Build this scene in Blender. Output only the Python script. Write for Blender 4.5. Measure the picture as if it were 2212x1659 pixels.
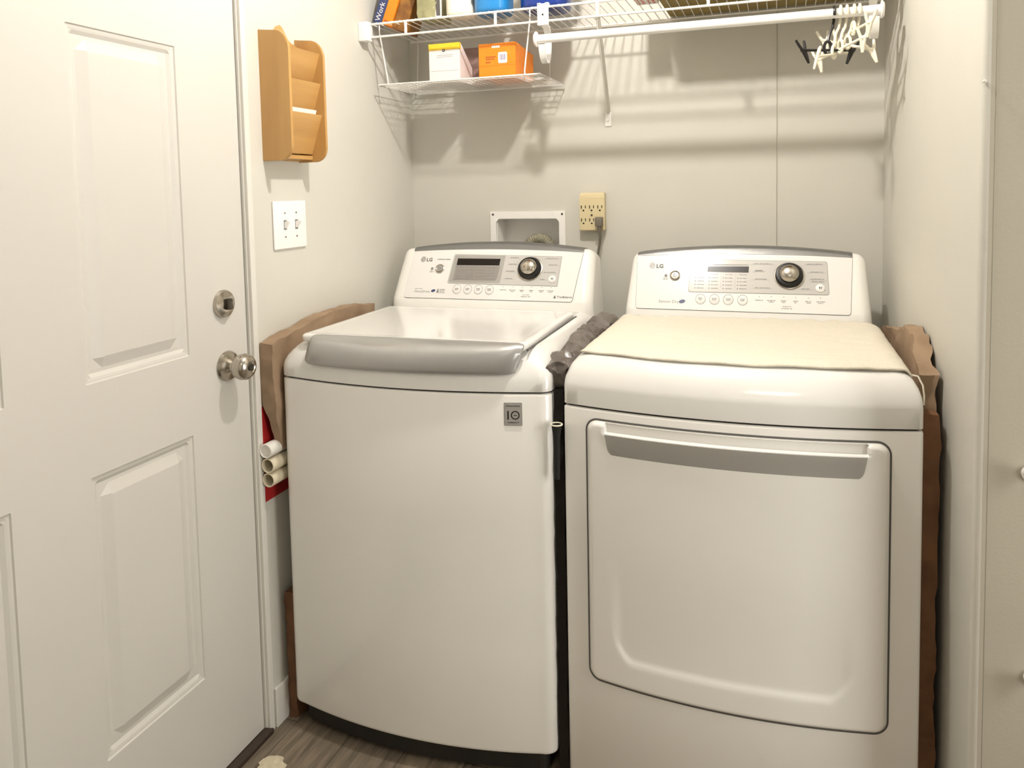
import bpy, bmesh, math, random
from mathutils import Vector, Matrix, noise
random.seed(7)
S = bpy.context.scene
for o in list(bpy.data.objects): bpy.data.objects.remove(o)
COL = S.collection
R = math.radians
PI = math.pi

# ---------------------------------------------------------------- camera
CAM = (1.1424, -1.5355, 1.3153)
YAW, PITCH, ROLL, FPX, CX, CY = 0.3323, 0.0669, -0.0198, 1649.1, 1122.7, 520.2
f_ = Vector((-math.sin(YAW)*math.cos(PITCH), math.cos(YAW)*math.cos(PITCH), -math.sin(PITCH)))
r_ = Vector((math.cos(YAW), math.sin(YAW), 0)); u_ = r_.cross(f_)
r2 = r_*math.cos(ROLL) + u_*math.sin(ROLL); u2 = -r_*math.sin(ROLL) + u_*math.cos(ROLL)
cd = bpy.data.cameras.new('camera'); cam = bpy.data.objects.new('camera', cd); COL.objects.link(cam)
cam.matrix_world = Matrix(((r2.x, u2.x, -f_.x, CAM[0]), (r2.y, u2.y, -f_.y, CAM[1]), (r2.z, u2.z, -f_.z, CAM[2]), (0, 0, 0, 1)))
cd.sensor_fit = 'HORIZONTAL'; cd.sensor_width = 36; cd.lens = FPX*36/2212
cd.shift_x = (1106-CX)/2212; cd.shift_y = (CY-829.5)/2212
cd.clip_start = .02
S.camera = cam
# ---------------------------------------------------------------- world, lamps, exposure
w = bpy.data.worlds.new('world'); S.world = w; w.use_nodes = True
w.node_tree.nodes['Background'].inputs[0].default_value = (1, .95, .88, 1)
w.node_tree.nodes['Background'].inputs[1].default_value = .3
BULB = (.78, -.145, 2.29); BULB_STRENGTH = 1080
def area(name, loc, rot, sx, sy, power, col):
    l = bpy.data.lights.new(name, 'AREA'); l.shape = 'RECTANGLE'; l.size = sx; l.size_y = sy; l.energy = power; l.color = col
    o = bpy.data.objects.new(name, l); COL.objects.link(o); o.location = loc; o.rotation_euler = rot; return o
area('room_fill', (1.35, -1.9, 2.37), (0, 0, 0), .5, .5, 4, (1, .94, .85))  # unseen overhead fill added behind the camera
area('side_fill', (2.60, -.80, 1.15), (0, R(90), 0), 1.3, .6, 20, (1, .97, .92))  # unseen side fill added to brighten the door and appliance fronts
S.view_settings.view_transform = 'Standard'; S.view_settings.look = 'None'
S.view_settings.exposure = 0.2; S.view_settings.gamma = 1; S.view_settings.use_curve_mapping = False

# ---------------------------------------------------------------- materials
def mat(name, col, rough=.5, metal=0, spec=.5, coat=0, noise_amt=0, noise_scale=30, bump=0, bump_scale=200, col2=None, emit=None, estr=0, stretch=None, trans=0, sss=0):
    m = bpy.data.materials.new(name); m.use_nodes = True; nt = m.node_tree; b = nt.nodes['Principled BSDF']
    c = tuple(col)+(1,)
    b.inputs['Base Color'].default_value = c; b.inputs['Roughness'].default_value = rough; b.inputs['Metallic'].default_value = metal
    b.inputs['Specular IOR Level'].default_value = spec; b.inputs['Coat Weight'].default_value = coat; b.inputs['Coat Roughness'].default_value = .08
    if trans: b.inputs['Transmission Weight'].default_value = trans
    tc = nt.nodes.new('ShaderNodeTexCoord'); src = tc.outputs['Object']
    if stretch:
        mp = nt.nodes.new('ShaderNodeMapping'); mp.inputs['Scale'].default_value = stretch; nt.links.new(src, mp.inputs[0]); src = mp.outputs[0]
    n = nt.nodes.new('ShaderNodeTexNoise'); n.inputs['Scale'].default_value = noise_scale; n.inputs['Detail'].default_value = 6; nt.links.new(src, n.inputs['Vector'])
    rp = nt.nodes.new('ShaderNodeValToRGB'); k = noise_amt
    rp.color_ramp.elements[0].position = .3; rp.color_ramp.elements[1].position = .7
    rp.color_ramp.elements[0].color = tuple(x*(1-k) for x in col)+(1,) if col2 is None else tuple(col2)+(1,)
    rp.color_ramp.elements[1].color = tuple(min(1, x*(1+k*.5)) for x in col)+(1,)
    nt.links.new(n.outputs['Fac'], rp.inputs[0]); nt.links.new(rp.outputs[0], b.inputs['Base Color'])
    if bump:
        n2 = nt.nodes.new('ShaderNodeTexNoise'); n2.inputs['Scale'].default_value = bump_scale; n2.inputs['Detail'].default_value = 4; nt.links.new(src, n2.inputs['Vector'])
        bp = nt.nodes.new('ShaderNodeBump'); bp.inputs['Strength'].default_value = bump; bp.inputs['Distance'].default_value = .002
        nt.links.new(n2.outputs['Fac'], bp.inputs['Height']); nt.links.new(bp.outputs[0], b.inputs['Normal'])
    if emit: b.inputs['Emission Color'].default_value = tuple(emit)+(1,); b.inputs['Emission Strength'].default_value = estr
    return m
M = {}
M['wall'] = mat('wall_paint', (.61, .592, .532), .55, noise_amt=.02, noise_scale=6, bump=.12, bump_scale=180)
M['ceiling'] = mat('ceiling_paint', (.66, .645, .60), .8, bump=.2, bump_scale=120)
M['door'] = mat('door_paint', (.625, .602, .556), .38, noise_amt=.015, noise_scale=4, bump=.05, bump_scale=150)
M['trim'] = mat('trim_paint', (.70, .68, .625), .4, bump=.05)
M['wall_shaded'] = mat('shaded_wall_paint', (.47, .43, .355), .6, noise_amt=.03, noise_scale=5, bump=.12, bump_scale=160)  # wall colour darkened to put the return wall's shade into the paint
M['seam'] = mat('seam_strip', (.42, .40, .33), .6)
M['white'] = mat('appliance_enamel', (.87, .85, .81), .22, spec=.5, coat=.5, noise_amt=.01, noise_scale=8)
M['white_top'] = mat('glossy_white_plastic', (.79, .775, .745), .14, spec=.5, coat=.6, noise_amt=.005)
M['card'] = mat('control_card_plastic', (.80, .785, .76), .13, coat=0)
M['silver'] = mat('silver_paint', (.43, .425, .415), .34, metal=.55, noise_amt=.03, noise_scale=400)
M['silver_dk'] = mat('silver_satin', (.70, .69, .66), .42, metal=.35, noise_amt=.03, noise_scale=400)
M['panel_grey'] = mat('grey_lens', (.37, .355, .33), .25, coat=.4, noise_amt=.02, noise_scale=300)
M['panel_lt'] = mat('light_grey_lens', (.55, .535, .51), .13, coat=0, noise_amt=.02, noise_scale=300)
M['panel_mid'] = mat('mid_grey_print', (.27, .25, .235), .3, coat=.3, noise_amt=.1, noise_scale=200)
M['lcd'] = mat('display_black', (.014, .010, .008), .25, spec=.2)
M['black'] = mat('black_plastic', (.012, .011, .010), .35, noise_amt=.1)
M['black_gloss'] = mat('black_gloss_plastic', (.010, .008, .007), .22, spec=.3)
M['ink'] = mat('grey_ink', (.09, .085, .08), .6)
M['ink_lt'] = mat('light_grey_ink', (.24, .23, .22), .6)
M['chrome'] = mat('satin_nickel', (.50, .46, .40), .2, metal=1, noise_amt=.04, noise_scale=60)
M['chrome_dark'] = mat('dark_nickel', (.10, .085, .07), .3, metal=.9)
M['wood'] = mat('oak', (.58, .34, .115), .4, col2=(.42, .225, .07), noise_scale=14, stretch=(1, 1, .12), bump=.1, bump_scale=60, coat=.2)
M['wood_board'] = mat('oak_board', (.60, .35, .12), .4, col2=(.44, .24, .075), noise_scale=16, stretch=(1, .1, 1.4), bump=.1, bump_scale=60, coat=.2)
M['plate'] = mat('switch_plate_plastic', (.88, .86, .83), .3)
M['vinyl'] = mat('vinyl_wire_coat', (.86, .84, .78), .35)
M['rod'] = mat('white_tube_enamel', (.90, .89, .87), .25, coat=.2)
M['basket'] = mat('basket_wire_coat', (.80, .78, .74), .35)
M['grey_brace'] = mat('shelf_brace_coat', (.68, .66, .60), .4)
M['ivory'] = mat('ivory_plastic', (.66, .56, .34), .4, noise_amt=.03)
M['dark_slot'] = mat('slot_black', (.01, .01, .008), .8)
M['cord'] = mat('brown_grey_cord', (.16, .14, .105), .55)
M['hose'] = mat('ribbed_hose_plastic', (.30, .28, .20), .6, noise_amt=.15)
M['kraft'] = mat('kraft_paper', (.36, .25, .16), .75, col2=(.25, .165, .10), noise_scale=12, bump=.5, bump_scale=40)
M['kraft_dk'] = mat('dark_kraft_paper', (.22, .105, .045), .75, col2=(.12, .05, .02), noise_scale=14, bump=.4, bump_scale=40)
M['cloth'] = mat('cream_terry', (.78, .725, .61), .95, spec=.1, noise_amt=.04, noise_scale=140, bump=.9, bump_scale=420)
M['bag'] = mat('grey_brown_film', (.15, .125, .11), .33, noise_amt=.35, noise_scale=25, coat=.2)
M['tube'] = mat('cream_pipe', (.72, .64, .48), .5, noise_amt=.05)
M['tube_w'] = mat('white_pipe', (.80, .78, .72), .45)
M['threshold'] = mat('dark_threshold', (.045, .028, .018), .6, noise_amt=.2)
M['bronze'] = mat('dark_bronze', (.10, .075, .05), .6, noise_amt=.1)
M['red'] = mat('red_card', (.36, .012, .012), .5, noise_amt=.1)
M['floor_scrap'] = mat('pale_scrap', (.66, .58, .42), .8, noise_amt=.15, noise_scale=80)
M['yellow'] = mat('yellow_print', (.86, .58, .03), .5)
M['pinkwhite'] = mat('carton_pale_pink', (.84, .76, .74), .5, noise_amt=.03)
M['mauve'] = mat('mauve_carton', (.30, .20, .18), .6, noise_amt=.08)
M['orange'] = mat('orange_carton', (.88, .25, .01), .45, noise_amt=.08, noise_scale=40)
M['orange_dk'] = mat('brick_red_print', (.35, .06, .02), .5)
M['navy'] = mat('navy_print', (.035, .05, .15), .4)
M['blue'] = mat('blue_jug_plastic', (.02, .22, .55), .3, coat=.3)
M['darkblue'] = mat('dark_blue_jug_plastic', (.008, .035, .24), .3, coat=.3)
M['amber'] = mat('amber_print', (.36, .16, .03), .45, col2=(.16, .06, .015), noise_scale=30)
M['olive'] = mat('olive_film', (.34, .32, .17), .35, noise_amt=.25, noise_scale=30)
M['paper'] = mat('white_paper', (.86, .83, .78), .7)
M['cream'] = mat('cream_bottle_plastic', (.86, .80, .68), .4)
M['cardboard'] = mat('brown_cardboard', (.30, .22, .075), .8, noise_amt=.1, noise_scale=20)
M['hanger_w'] = mat('ivory_hanger_plastic', (.82, .77, .62), .35)
M['hanger_b'] = mat('black_hanger_plastic', (.008, .006, .006), .32)
M['glass'] = mat('lamp_bulb_glow', (1, .95, .85), .5, emit=(1, .95, .885), estr=BULB_STRENGTH)
M['grey_print'] = mat('violet_grey_print', (.30, .29, .42), .6)
M['red_print'] = mat('faded_red_print', (.55, .10, .10), .6)

def floor_mat():
    m = bpy.data.materials.new('vinyl_plank'); m.use_nodes = True; nt = m.node_tree; b = nt.nodes['Principled BSDF']; L = nt.links
    tc = nt.nodes.new('ShaderNodeTexCoord'); mp = nt.nodes.new('ShaderNodeMapping'); mp.inputs['Scale'].default_value = (28, 3.2, 1); L.new(tc.outputs['Object'], mp.inputs[0])
    n = nt.nodes.new('ShaderNodeTexNoise'); n.inputs['Scale'].default_value = 2.2; n.inputs['Detail'].default_value = 10; n.inputs['Roughness'].default_value = .65; L.new(mp.outputs[0], n.inputs['Vector'])
    rp = nt.nodes.new('ShaderNodeValToRGB'); e = rp.color_ramp.elements; e[0].position = .28; e[0].color = (.10, .078, .055, 1); e[1].position = .72; e[1].color = (.34, .275, .20, 1)
    L.new(n.outputs['Fac'], rp.inputs[0])
    mp2 = nt.nodes.new('ShaderNodeMapping'); mp2.inputs['Rotation'].default_value = (0, 0, PI/2); L.new(tc.outputs['Object'], mp2.inputs[0])
    br = nt.nodes.new('ShaderNodeTexBrick'); br.inputs['Scale'].default_value = 1; br.inputs['Brick Width'].default_value = .92; br.inputs['Row Height'].default_value = .152
    br.inputs['Mortar Size'].default_value = .0012; br.inputs['Color1'].default_value = (.82, .82, .82, 1); br.inputs['Color2'].default_value = (1.08, 1.05, 1, 1); br.inputs['Mortar'].default_value = (.3, .3, .3, 1)
    L.new(mp2.outputs[0], br.inputs['Vector'])
    mx = nt.nodes.new('ShaderNodeMix'); mx.data_type = 'RGBA'; mx.blend_type = 'MULTIPLY'; mx.inputs[0].default_value = 1
    L.new(rp.outputs[0], mx.inputs[6]); L.new(br.outputs['Color'], mx.inputs[7]); L.new(mx.outputs[2], b.inputs['Base Color'])
    b.inputs['Roughness'].default_value = .55
    bp = nt.nodes.new('ShaderNodeBump'); bp.inputs['Strength'].default_value = .3; bp.inputs['Distance'].default_value = .001; L.new(n.outputs['Fac'], bp.inputs['Height']); L.new(bp.outputs[0], b.inputs['Normal'])
    return m
M['floor'] = floor_mat()

# ---------------------------------------------------------------- helpers
def obj(name, bm, m, parent=None, smooth=False, label=None, angle=35):
    me = bpy.data.meshes.new(name); bmesh.ops.recalc_face_normals(bm, faces=bm.faces); bm.to_mesh(me); bm.free()
    for mm in (m if isinstance(m, (list, tuple)) else [m]): me.materials.append(M[mm])
    if smooth:
        for p in me.polygons: p.use_smooth = True
        me.set_sharp_from_angle(angle=R(angle))
    o = bpy.data.objects.new(name, me); COL.objects.link(o)
    if parent is not None: o.parent = parent
    if label: o['label'] = label
    return o
def tag(o, label, cat, group=None, kind=None):
    o['label'] = label; o['category'] = cat
    if group: o['group'] = group
    if kind: o['kind'] = kind
    return o
def thing(name, label, cat, loc=(0, 0, 0), rot=0, group=None):
    o = bpy.data.objects.new(name, None); COL.objects.link(o); o.location = loc; o.rotation_euler = (0, 0, rot); o.empty_display_size = .05
    return tag(o, label, cat, group)
def struct(name, bm, m, smooth=False, parent=None):
    o = obj(name, bm, m, parent, smooth)
    if parent is None: o['kind'] = 'structure'
    return o
def NB(): return bmesh.new()
def box(bm, x0, x1, y0, y1, z0, z1, bev=0, seg=2, mi=0):
    vs = [bm.verts.new((x, y, z)) for x in (x0, x1) for y in (y0, y1) for z in (z0, z1)]
    fs = [bm.faces.new([vs[i] for i in q]) for q in ((0, 1, 3, 2), (4, 6, 7, 5), (0, 4, 5, 1), (2, 3, 7, 6), (0, 2, 6, 4), (1, 5, 7, 3))]
    for q in fs: q.material_index = mi
    if bev:
        es = list({e for q in fs for e in q.edges})
        r = bmesh.ops.bevel(bm, geom=es, offset=bev, segments=seg, affect='EDGES', profile=.5)
        vs = list({v for q in r['faces'] for v in q.verts} | {v for v in vs if v.is_valid})
    return vs
def tube(bm, pts, r, n=8, close=False, mi=0, caps=True):
    pts = [Vector(p) for p in pts]; rings = []; N = len(pts); prev = None
    rr = r if isinstance(r, (list, tuple)) else [r]*N
    for i, p in enumerate(pts):
        if close: t = (pts[(i+1) % N]-pts[i-1]).normalized()
        else: t = (pts[min(i+1, N-1)]-pts[max(i-1, 0)]).normalized()
        if prev is None:
            a = Vector((0, 0, 1)) if abs(t.z) < .9 else Vector((1, 0, 0)); u = t.cross(a).normalized()
        else:
            u = (prev - t*prev.dot(t)).normalized()
        prev = u; v = t.cross(u)
        rings.append([bm.verts.new(p+(u*math.cos(2*PI*k/n)+v*math.sin(2*PI*k/n))*rr[i]) for k in range(n)])
    rng = range(N if close else N-1)
    for i in rng:
        A, B = rings[i], rings[(i+1) % N]
        for k in range(n):
            bm.faces.new((A[k], A[(k+1) % n], B[(k+1) % n], B[k])).material_index = mi
    if not close and caps:
        bm.faces.new(rings[0]).material_index = mi; bm.faces.new(rings[-1][::-1]).material_index = mi
def lathe(bm, prof, axis='z', loc=(0, 0, 0), n=32, mi=0, sc=(1, 1)):
    rings = []
    for (r, h) in prof:
        ring = []
        for k in range(n):
            a = 2*PI*k/n; c, s = r*math.cos(a)*sc[0], r*math.sin(a)*sc[1]
            p = {'z': (c, s, h), 'x': (h, c, s), 'y': (c, h, s)}[axis]
            ring.append(bm.verts.new(Vector(p)+Vector(loc)))
        rings.append(ring)
    for A, B in zip(rings, rings[1:]):
        for k in range(n): bm.faces.new((A[k], A[(k+1) % n], B[(k+1) % n], B[k])).material_index = mi
    bm.faces.new(rings[0]).material_index = mi; bm.faces.new(rings[-1]).material_index = mi
def prism(bm, pts, fn, t0, t1, mi=0):
    """extrude 2d outline; fn(a,b,t)->xyz"""
    A = [bm.verts.new(fn(a, b, t0)) for a, b in pts]; B = [bm.verts.new(fn(a, b, t1)) for a, b in pts]; n = len(pts)
    bm.faces.new(A).material_index = mi; bm.faces.new(B[::-1]).material_index = mi
    for i in range(n): bm.faces.new((A[i], B[i], B[(i+1) % n], A[(i+1) % n])).material_index = mi
def rrect(x0, x1, y0, y1, r, n=5):
    out = []
    for cx, cy, a0 in ((x1-r, y1-r, 0), (x0+r, y1-r, 90), (x0+r, y0+r, 180), (x1-r, y0+r, 270)):
        for k in range(n+1):
            a = R(a0+90*k/n); out.append((cx+r*math.cos(a), cy+r*math.sin(a)))
    return out
def circ(cx, cy, r, n=24): return [(cx+r*math.cos(2*PI*k/n), cy+r*math.sin(2*PI*k/n)) for k in range(n)]
def loft(bm, rings, cap0=True, cap1=True, mi=0):
    V = [[bm.verts.new(p) for p in rg] for rg in rings]; n = len(V[0])
    for A, B in zip(V, V[1:]):
        for k in range(n): bm.faces.new((A[k], A[(k+1) % n], B[(k+1) % n], B[k])).material_index = mi
    if cap0: bm.faces.new(V[0]).material_index = mi
    if cap1: bm.faces.new(V[-1]).material_index = mi
def text_mesh(body, size, mtx, th=.0002, align='LEFT', bold=0):
    cu = bpy.data.curves.new('t', 'FONT'); cu.body = body; cu.size = size; cu.align_x = align; cu.extrude = th; cu.offset = bold; cu.resolution_u = 2
    o = bpy.data.objects.new('t', cu); COL.objects.link(o)
    dg = bpy.context.evaluated_depsgraph_get(); me = bpy.data.meshes.new_from_object(o.evaluated_get(dg))
    bpy.data.objects.remove(o); bm = bmesh.new(); bm.from_mesh(me); bpy.data.meshes.remove(me); bm.transform(mtx); return bm
def merge(bm, other, mi=0):
    me = bpy.data.meshes.new('tmp'); other.to_mesh(me); other.free(); n0 = len(bm.faces); bm.from_mesh(me); bpy.data.meshes.remove(me)
    bm.faces.ensure_lookup_table()
    for q in bm.faces[n0:]: q.material_index = mi
def crumple(bm, amt, scale, seed=0, zs=1):
    for v in bm.verts:
        p = v.co*scale+Vector((seed, seed*2.3, seed*.7))
        d = Vector((noise.noise(p), noise.noise(p+Vector((11, 5, 3))), noise.noise(p+Vector((3, 17, 29)))*zs))
        d2 = Vector((noise.noise(p*2.6), noise.noise(p*2.6+Vector((7, 2, 9))), noise.noise(p*2.6+Vector((1, 8, 4)))*zs))
        v.co += d*amt+d2*amt*.45

# ---------------------------------------------------------------- setting
XL, YB = -.042, .80
XRB, XRF, YE = 1.406, 1.443, -.13      # right wall: back x, front x, free end
CZ = 2.40
bm = NB(); box(bm, -.35, 3.0, -2.75, .95, -.05, 0); struct('floor', bm, 'floor')
bm = NB(); box(bm, -.35, 3.0, -2.75, .95, CZ, CZ+.05); struct('ceiling', bm, 'ceiling')
HX0, HX1, HZ0, HZ1 = .258, .472, 1.085, 1.222       # opening of the washer outlet box
bm = NB()
box(bm, XL-.1, HX0, YB, YB+.12, 0, CZ); box(bm, HX1, 1.62, YB, YB+.12, 0, CZ)
box(bm, HX0, HX1, YB, YB+.12, 0, HZ0); box(bm, HX0, HX1, YB, YB+.12, HZ1, CZ)
struct('wall_back', bm, 'wall')
DY0, DY1 = -1.02, -.058                              # door leaf
DX = -.055
bm = NB()
box(bm, XL-.12, XL, -.036, YB, 0, CZ); box(bm, XL-.12, XL, -2.7, DY0-.022, 0, CZ); box(bm, XL-.12, XL, DY0-.022, -.036, 2.075, CZ)
struct('wall_left', bm, 'wall')
bm = NB()   # right wall, slightly splayed, with a soft rounded free end
out = [(XRB, YB), (XRF, YE+.012)]
for k in range(6):
    a = R(180+90*k/5); out.append((XRF+.012+.012*math.cos(a), YE+.012+.012*math.sin(a)))
out += [(1.62, YE), (1.62, YB)]
prism(bm, out, lambda a, b, t: (a, b, t), 0, CZ)
bm.normal_update()
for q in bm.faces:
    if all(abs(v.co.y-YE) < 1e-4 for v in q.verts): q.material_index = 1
struct('wall_right', bm, ['wall', 'wall_shaded'], smooth=True)
bm = NB(); box(bm, 1.62, 3.0, YE, YE+.1, 0, CZ); struct('wall_return', bm, 'wall_shaded')
bm = NB(); box(bm, 2.62, 2.72, -2.7, YE, 0, CZ); struct('wall_far_right', bm, 'wall')
bm = NB(); box(bm, XL-.12, 2.72, -2.72, -2.6, 0, CZ); struct('wall_rear', bm, 'wall')
bm = NB(); box(bm, 1.1248, 1.1276, YB-.0012, YB+.001, 0, CZ); struct('trim_1', bm, 'seam')     # panel seam on the back wall
bm = NB(); box(bm, 1.4625, 1.4640, YE-.0006, YE+.001, 0, CZ); struct('trim_2', bm, 'seam')      # corner bead edge
# jamb and stop beside the door
bm = NB(); box(bm, XL-.11, XL+.004, -.054, -.036, 0, 2.075, .002); box(bm, XL-.075, XL-.005, -.0555, -.050, 0, 2.07, .002)
struct('trim_3', bm, 'trim')
bm = NB(); box(bm, XL-.11, XL+.004, DY0-.022, DY0-.003, 0, 2.075, .002); box(bm, XL-.11, XL+.004, DY0-.003, -.054, 2.055, 2.075, .002)
struct('trim_4', bm, 'trim')
bm = NB(); box(bm, XL, XL+.009, -.034, YB, 0, .10, .002); struct('baseboard_left', bm, 'trim')
bm = NB(); box(bm, XL-.012, XL+.011, DY0, -.050, 0, .012, .002); struct('trim_5', bm, 'threshold')   # dark threshold
# door leaf
def door_face():
    PAN = [(a0, a1, z0, z1) for (a0, a1) in ((-.501, -.243), (-.913, -.655)) for (z0, z1) in ((.256, .802), (.975, 1.627), (1.745, 1.93))]
    K = ((0, 0), (.002, -.0030), (.006, -.0034), (.010, -.0045), (.017, -.0090), (.024, -.0085), (.044, -.0013), (.046, -.0008))
    def h(y, z):
        for a0, a1, z0, z1 in PAN:
            d = min(y-a0, a1-y, z-z0, z1-z)
            if d > 0:
                for (d0, h0), (d1, h1) in zip(K, K[1:]):
                    if d <= d1: return h0+(h1-h0)*(d-d0)/(d1-d0)
                return K[-1][1]
        return 0
    ys = {DY0, DY1}; zs = {.012, 2.04}
    for a0, a1, z0, z1 in PAN:
        for d, _ in K: ys |= {a0+d, a1-d}; zs |= {z0+d, z1-d}
    ys, zs = sorted(ys), sorted(zs)
    bm = NB(); V = [[bm.verts.new((DX+h(y, z), y, z)) for z in zs] for y in ys]
    for i in range(len(ys)-1):
        for j in range(len(zs)-1):
            # split quads along the mitre so corners stay crisp
            a, b, c, d = V[i][j], V[i+1][j], V[i+1][j+1], V[i][j+1]
            if abs(a.co.x-c.co.x) <= abs(b.co.x-d.co.x): bm.faces.new((a, b, c)); bm.faces.new((a, c, d))
            else: bm.faces.new((a, b, d)); bm.faces.new((b, c, d))
    e0 = [bm.verts.new((DX-.04, DY0, .012)), bm.verts.new((DX-.04, DY1, .012)), bm.verts.new((DX-.04, DY1, 2.04)), bm.verts.new((DX-.04, DY0, 2.04))]
    bm.faces.new(e0)
    bm.faces.new([V[i][0] for i in range(len(ys))]+[e0[1], e0[0]])
    bm.faces.new([V[i][-1] for i in range(len(ys))][::-1]+[e0[3], e0[2]])
    bm.faces.new(V[0][::-1]+[e0[0], e0[3]]) ; bm.faces.new(V[-1]+[e0[2], e0[1]])
    return bm
door = obj('door_1', door_face(), 'door'); door['kind'] = 'structure'
ky, kz = -.130, .928
bm = NB(); lathe(bm, [(.001, 0), (.0335, 0), (.0345, .003), (.032, .008), (.020, .012), (.0135, .018), (.0125, .026)], 'x', (DX, ky, kz), 40)
ros = obj('door_knob', bm, 'chrome', door, True)
bm = NB(); lathe(bm, [(.0125, .020), (.0130, .024), (.019, .029), (.0275, .036), (.0300, .046), (.0285, .056), (.023, .063), (.015, .0665), (.0125, .0650), (.010, .0655), (.001, .066)], 'x', (DX, ky, kz), 40)
obj('knob_grip', bm, 'chrome', ros, True)
bm = NB(); lathe(bm, [(.0085, .0650), (.0085, .0676), (.001, .068)], 'x', (DX, ky, kz), 24); obj('lock_button', bm, 'chrome_dark', ros, True, label='dark push button at the centre of the knob')
by, bz = -.135, 1.071
bm = NB(); lathe(bm, [(.001, 0), (.0315, 0), (.032, .004), (.030, .009), (.022, .012), (.016, .0135), (.001, .014)], 'x', (DX, by, bz), 40)
db = obj('deadbolt', bm, 'chrome', door, True)
bm = NB(); box(bm, DX+.013, DX+.024, by-.0070, by+.0070, bz-.0125, bz+.0125, .002); obj('thumb_turn', bm, 'chrome_dark', db, True, label='dark thumb turn set upright')

# ---------------------------------------------------------------- ceiling lamp (above the frame)
lamp = thing('ceiling_lamp', 'bare bulb ceiling lamp fixed to the ceiling above the washer, out of the picture', 'lamp', (BULB[0], BULB[1], CZ))
bm = NB(); lathe(bm, [(.15, 0), (.152, -.022), (.148, -.024), (.144, -.008), (.040, -.010), (.036, -.03), (.022, -.045), (.020, -.07), (.001, -.07)], 'z', (0, 0, -.0005), 24); obj('lamp_holder_shield', bm, 'bronze', lamp, True)  # wide dark pan shaped to keep bulb light off the ceiling
bm = NB()
bmesh.ops.create_uvsphere(bm, u_segments=20, v_segments=12, radius=.032, matrix=Matrix.Translation((0, 0, BULB[2]-CZ)))
obj('bulb', bm, 'glass', lamp, True)

# ---------------------------------------------------------------- appliances
def outline(W, D, bow, r, s, f, b, ns=28, xo=0, nc=6):
    """plan outline, counter clockwise from front left; front at y=0 bows out to -bow. s,f,b = insets of side, front, back"""
    x0, x1 = s, W-s; y1 = D-b
    r = max(r, .002)
    def fy(x):
        t = (x-W/2)/(W/2); return -bow*(1-t*t)+f
    pts = []
    # front left corner arc
    yl = fy(x0+r)+r*.9
    for k in range(nc): 
        a = PI+(PI/2)*k/nc; pts.append((x0+r+r*math.cos(a), yl+ r*.9*math.sin(a)))
    for k in range(ns+1):
        x = x0+r+(x1-x0-2*r)*k/ns; pts.append((x, fy(x)))
    yr = fy(x1-r)+r*.9
    for k in range(1, nc+1):
        a = -PI/2+(PI/2)*k/nc; pts.append((x1-r+r*math.cos(a), yr+r*.9*math.sin(a)))
    rb = .01
    pts += [(x1, y1-rb), (x1-.3*rb, y1-.3*rb), (x1-rb, y1), (x0+rb, y1), (x0+.3*rb, y1-.3*rb), (x0, y1-rb)]
    return pts
def rings(W, D, bow, r, spec):
    return [[(x, y, z) for x, y in outline(W, D, bow, r+s*.6, s, f, b)] for (z, s, f, b) in spec]

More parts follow.
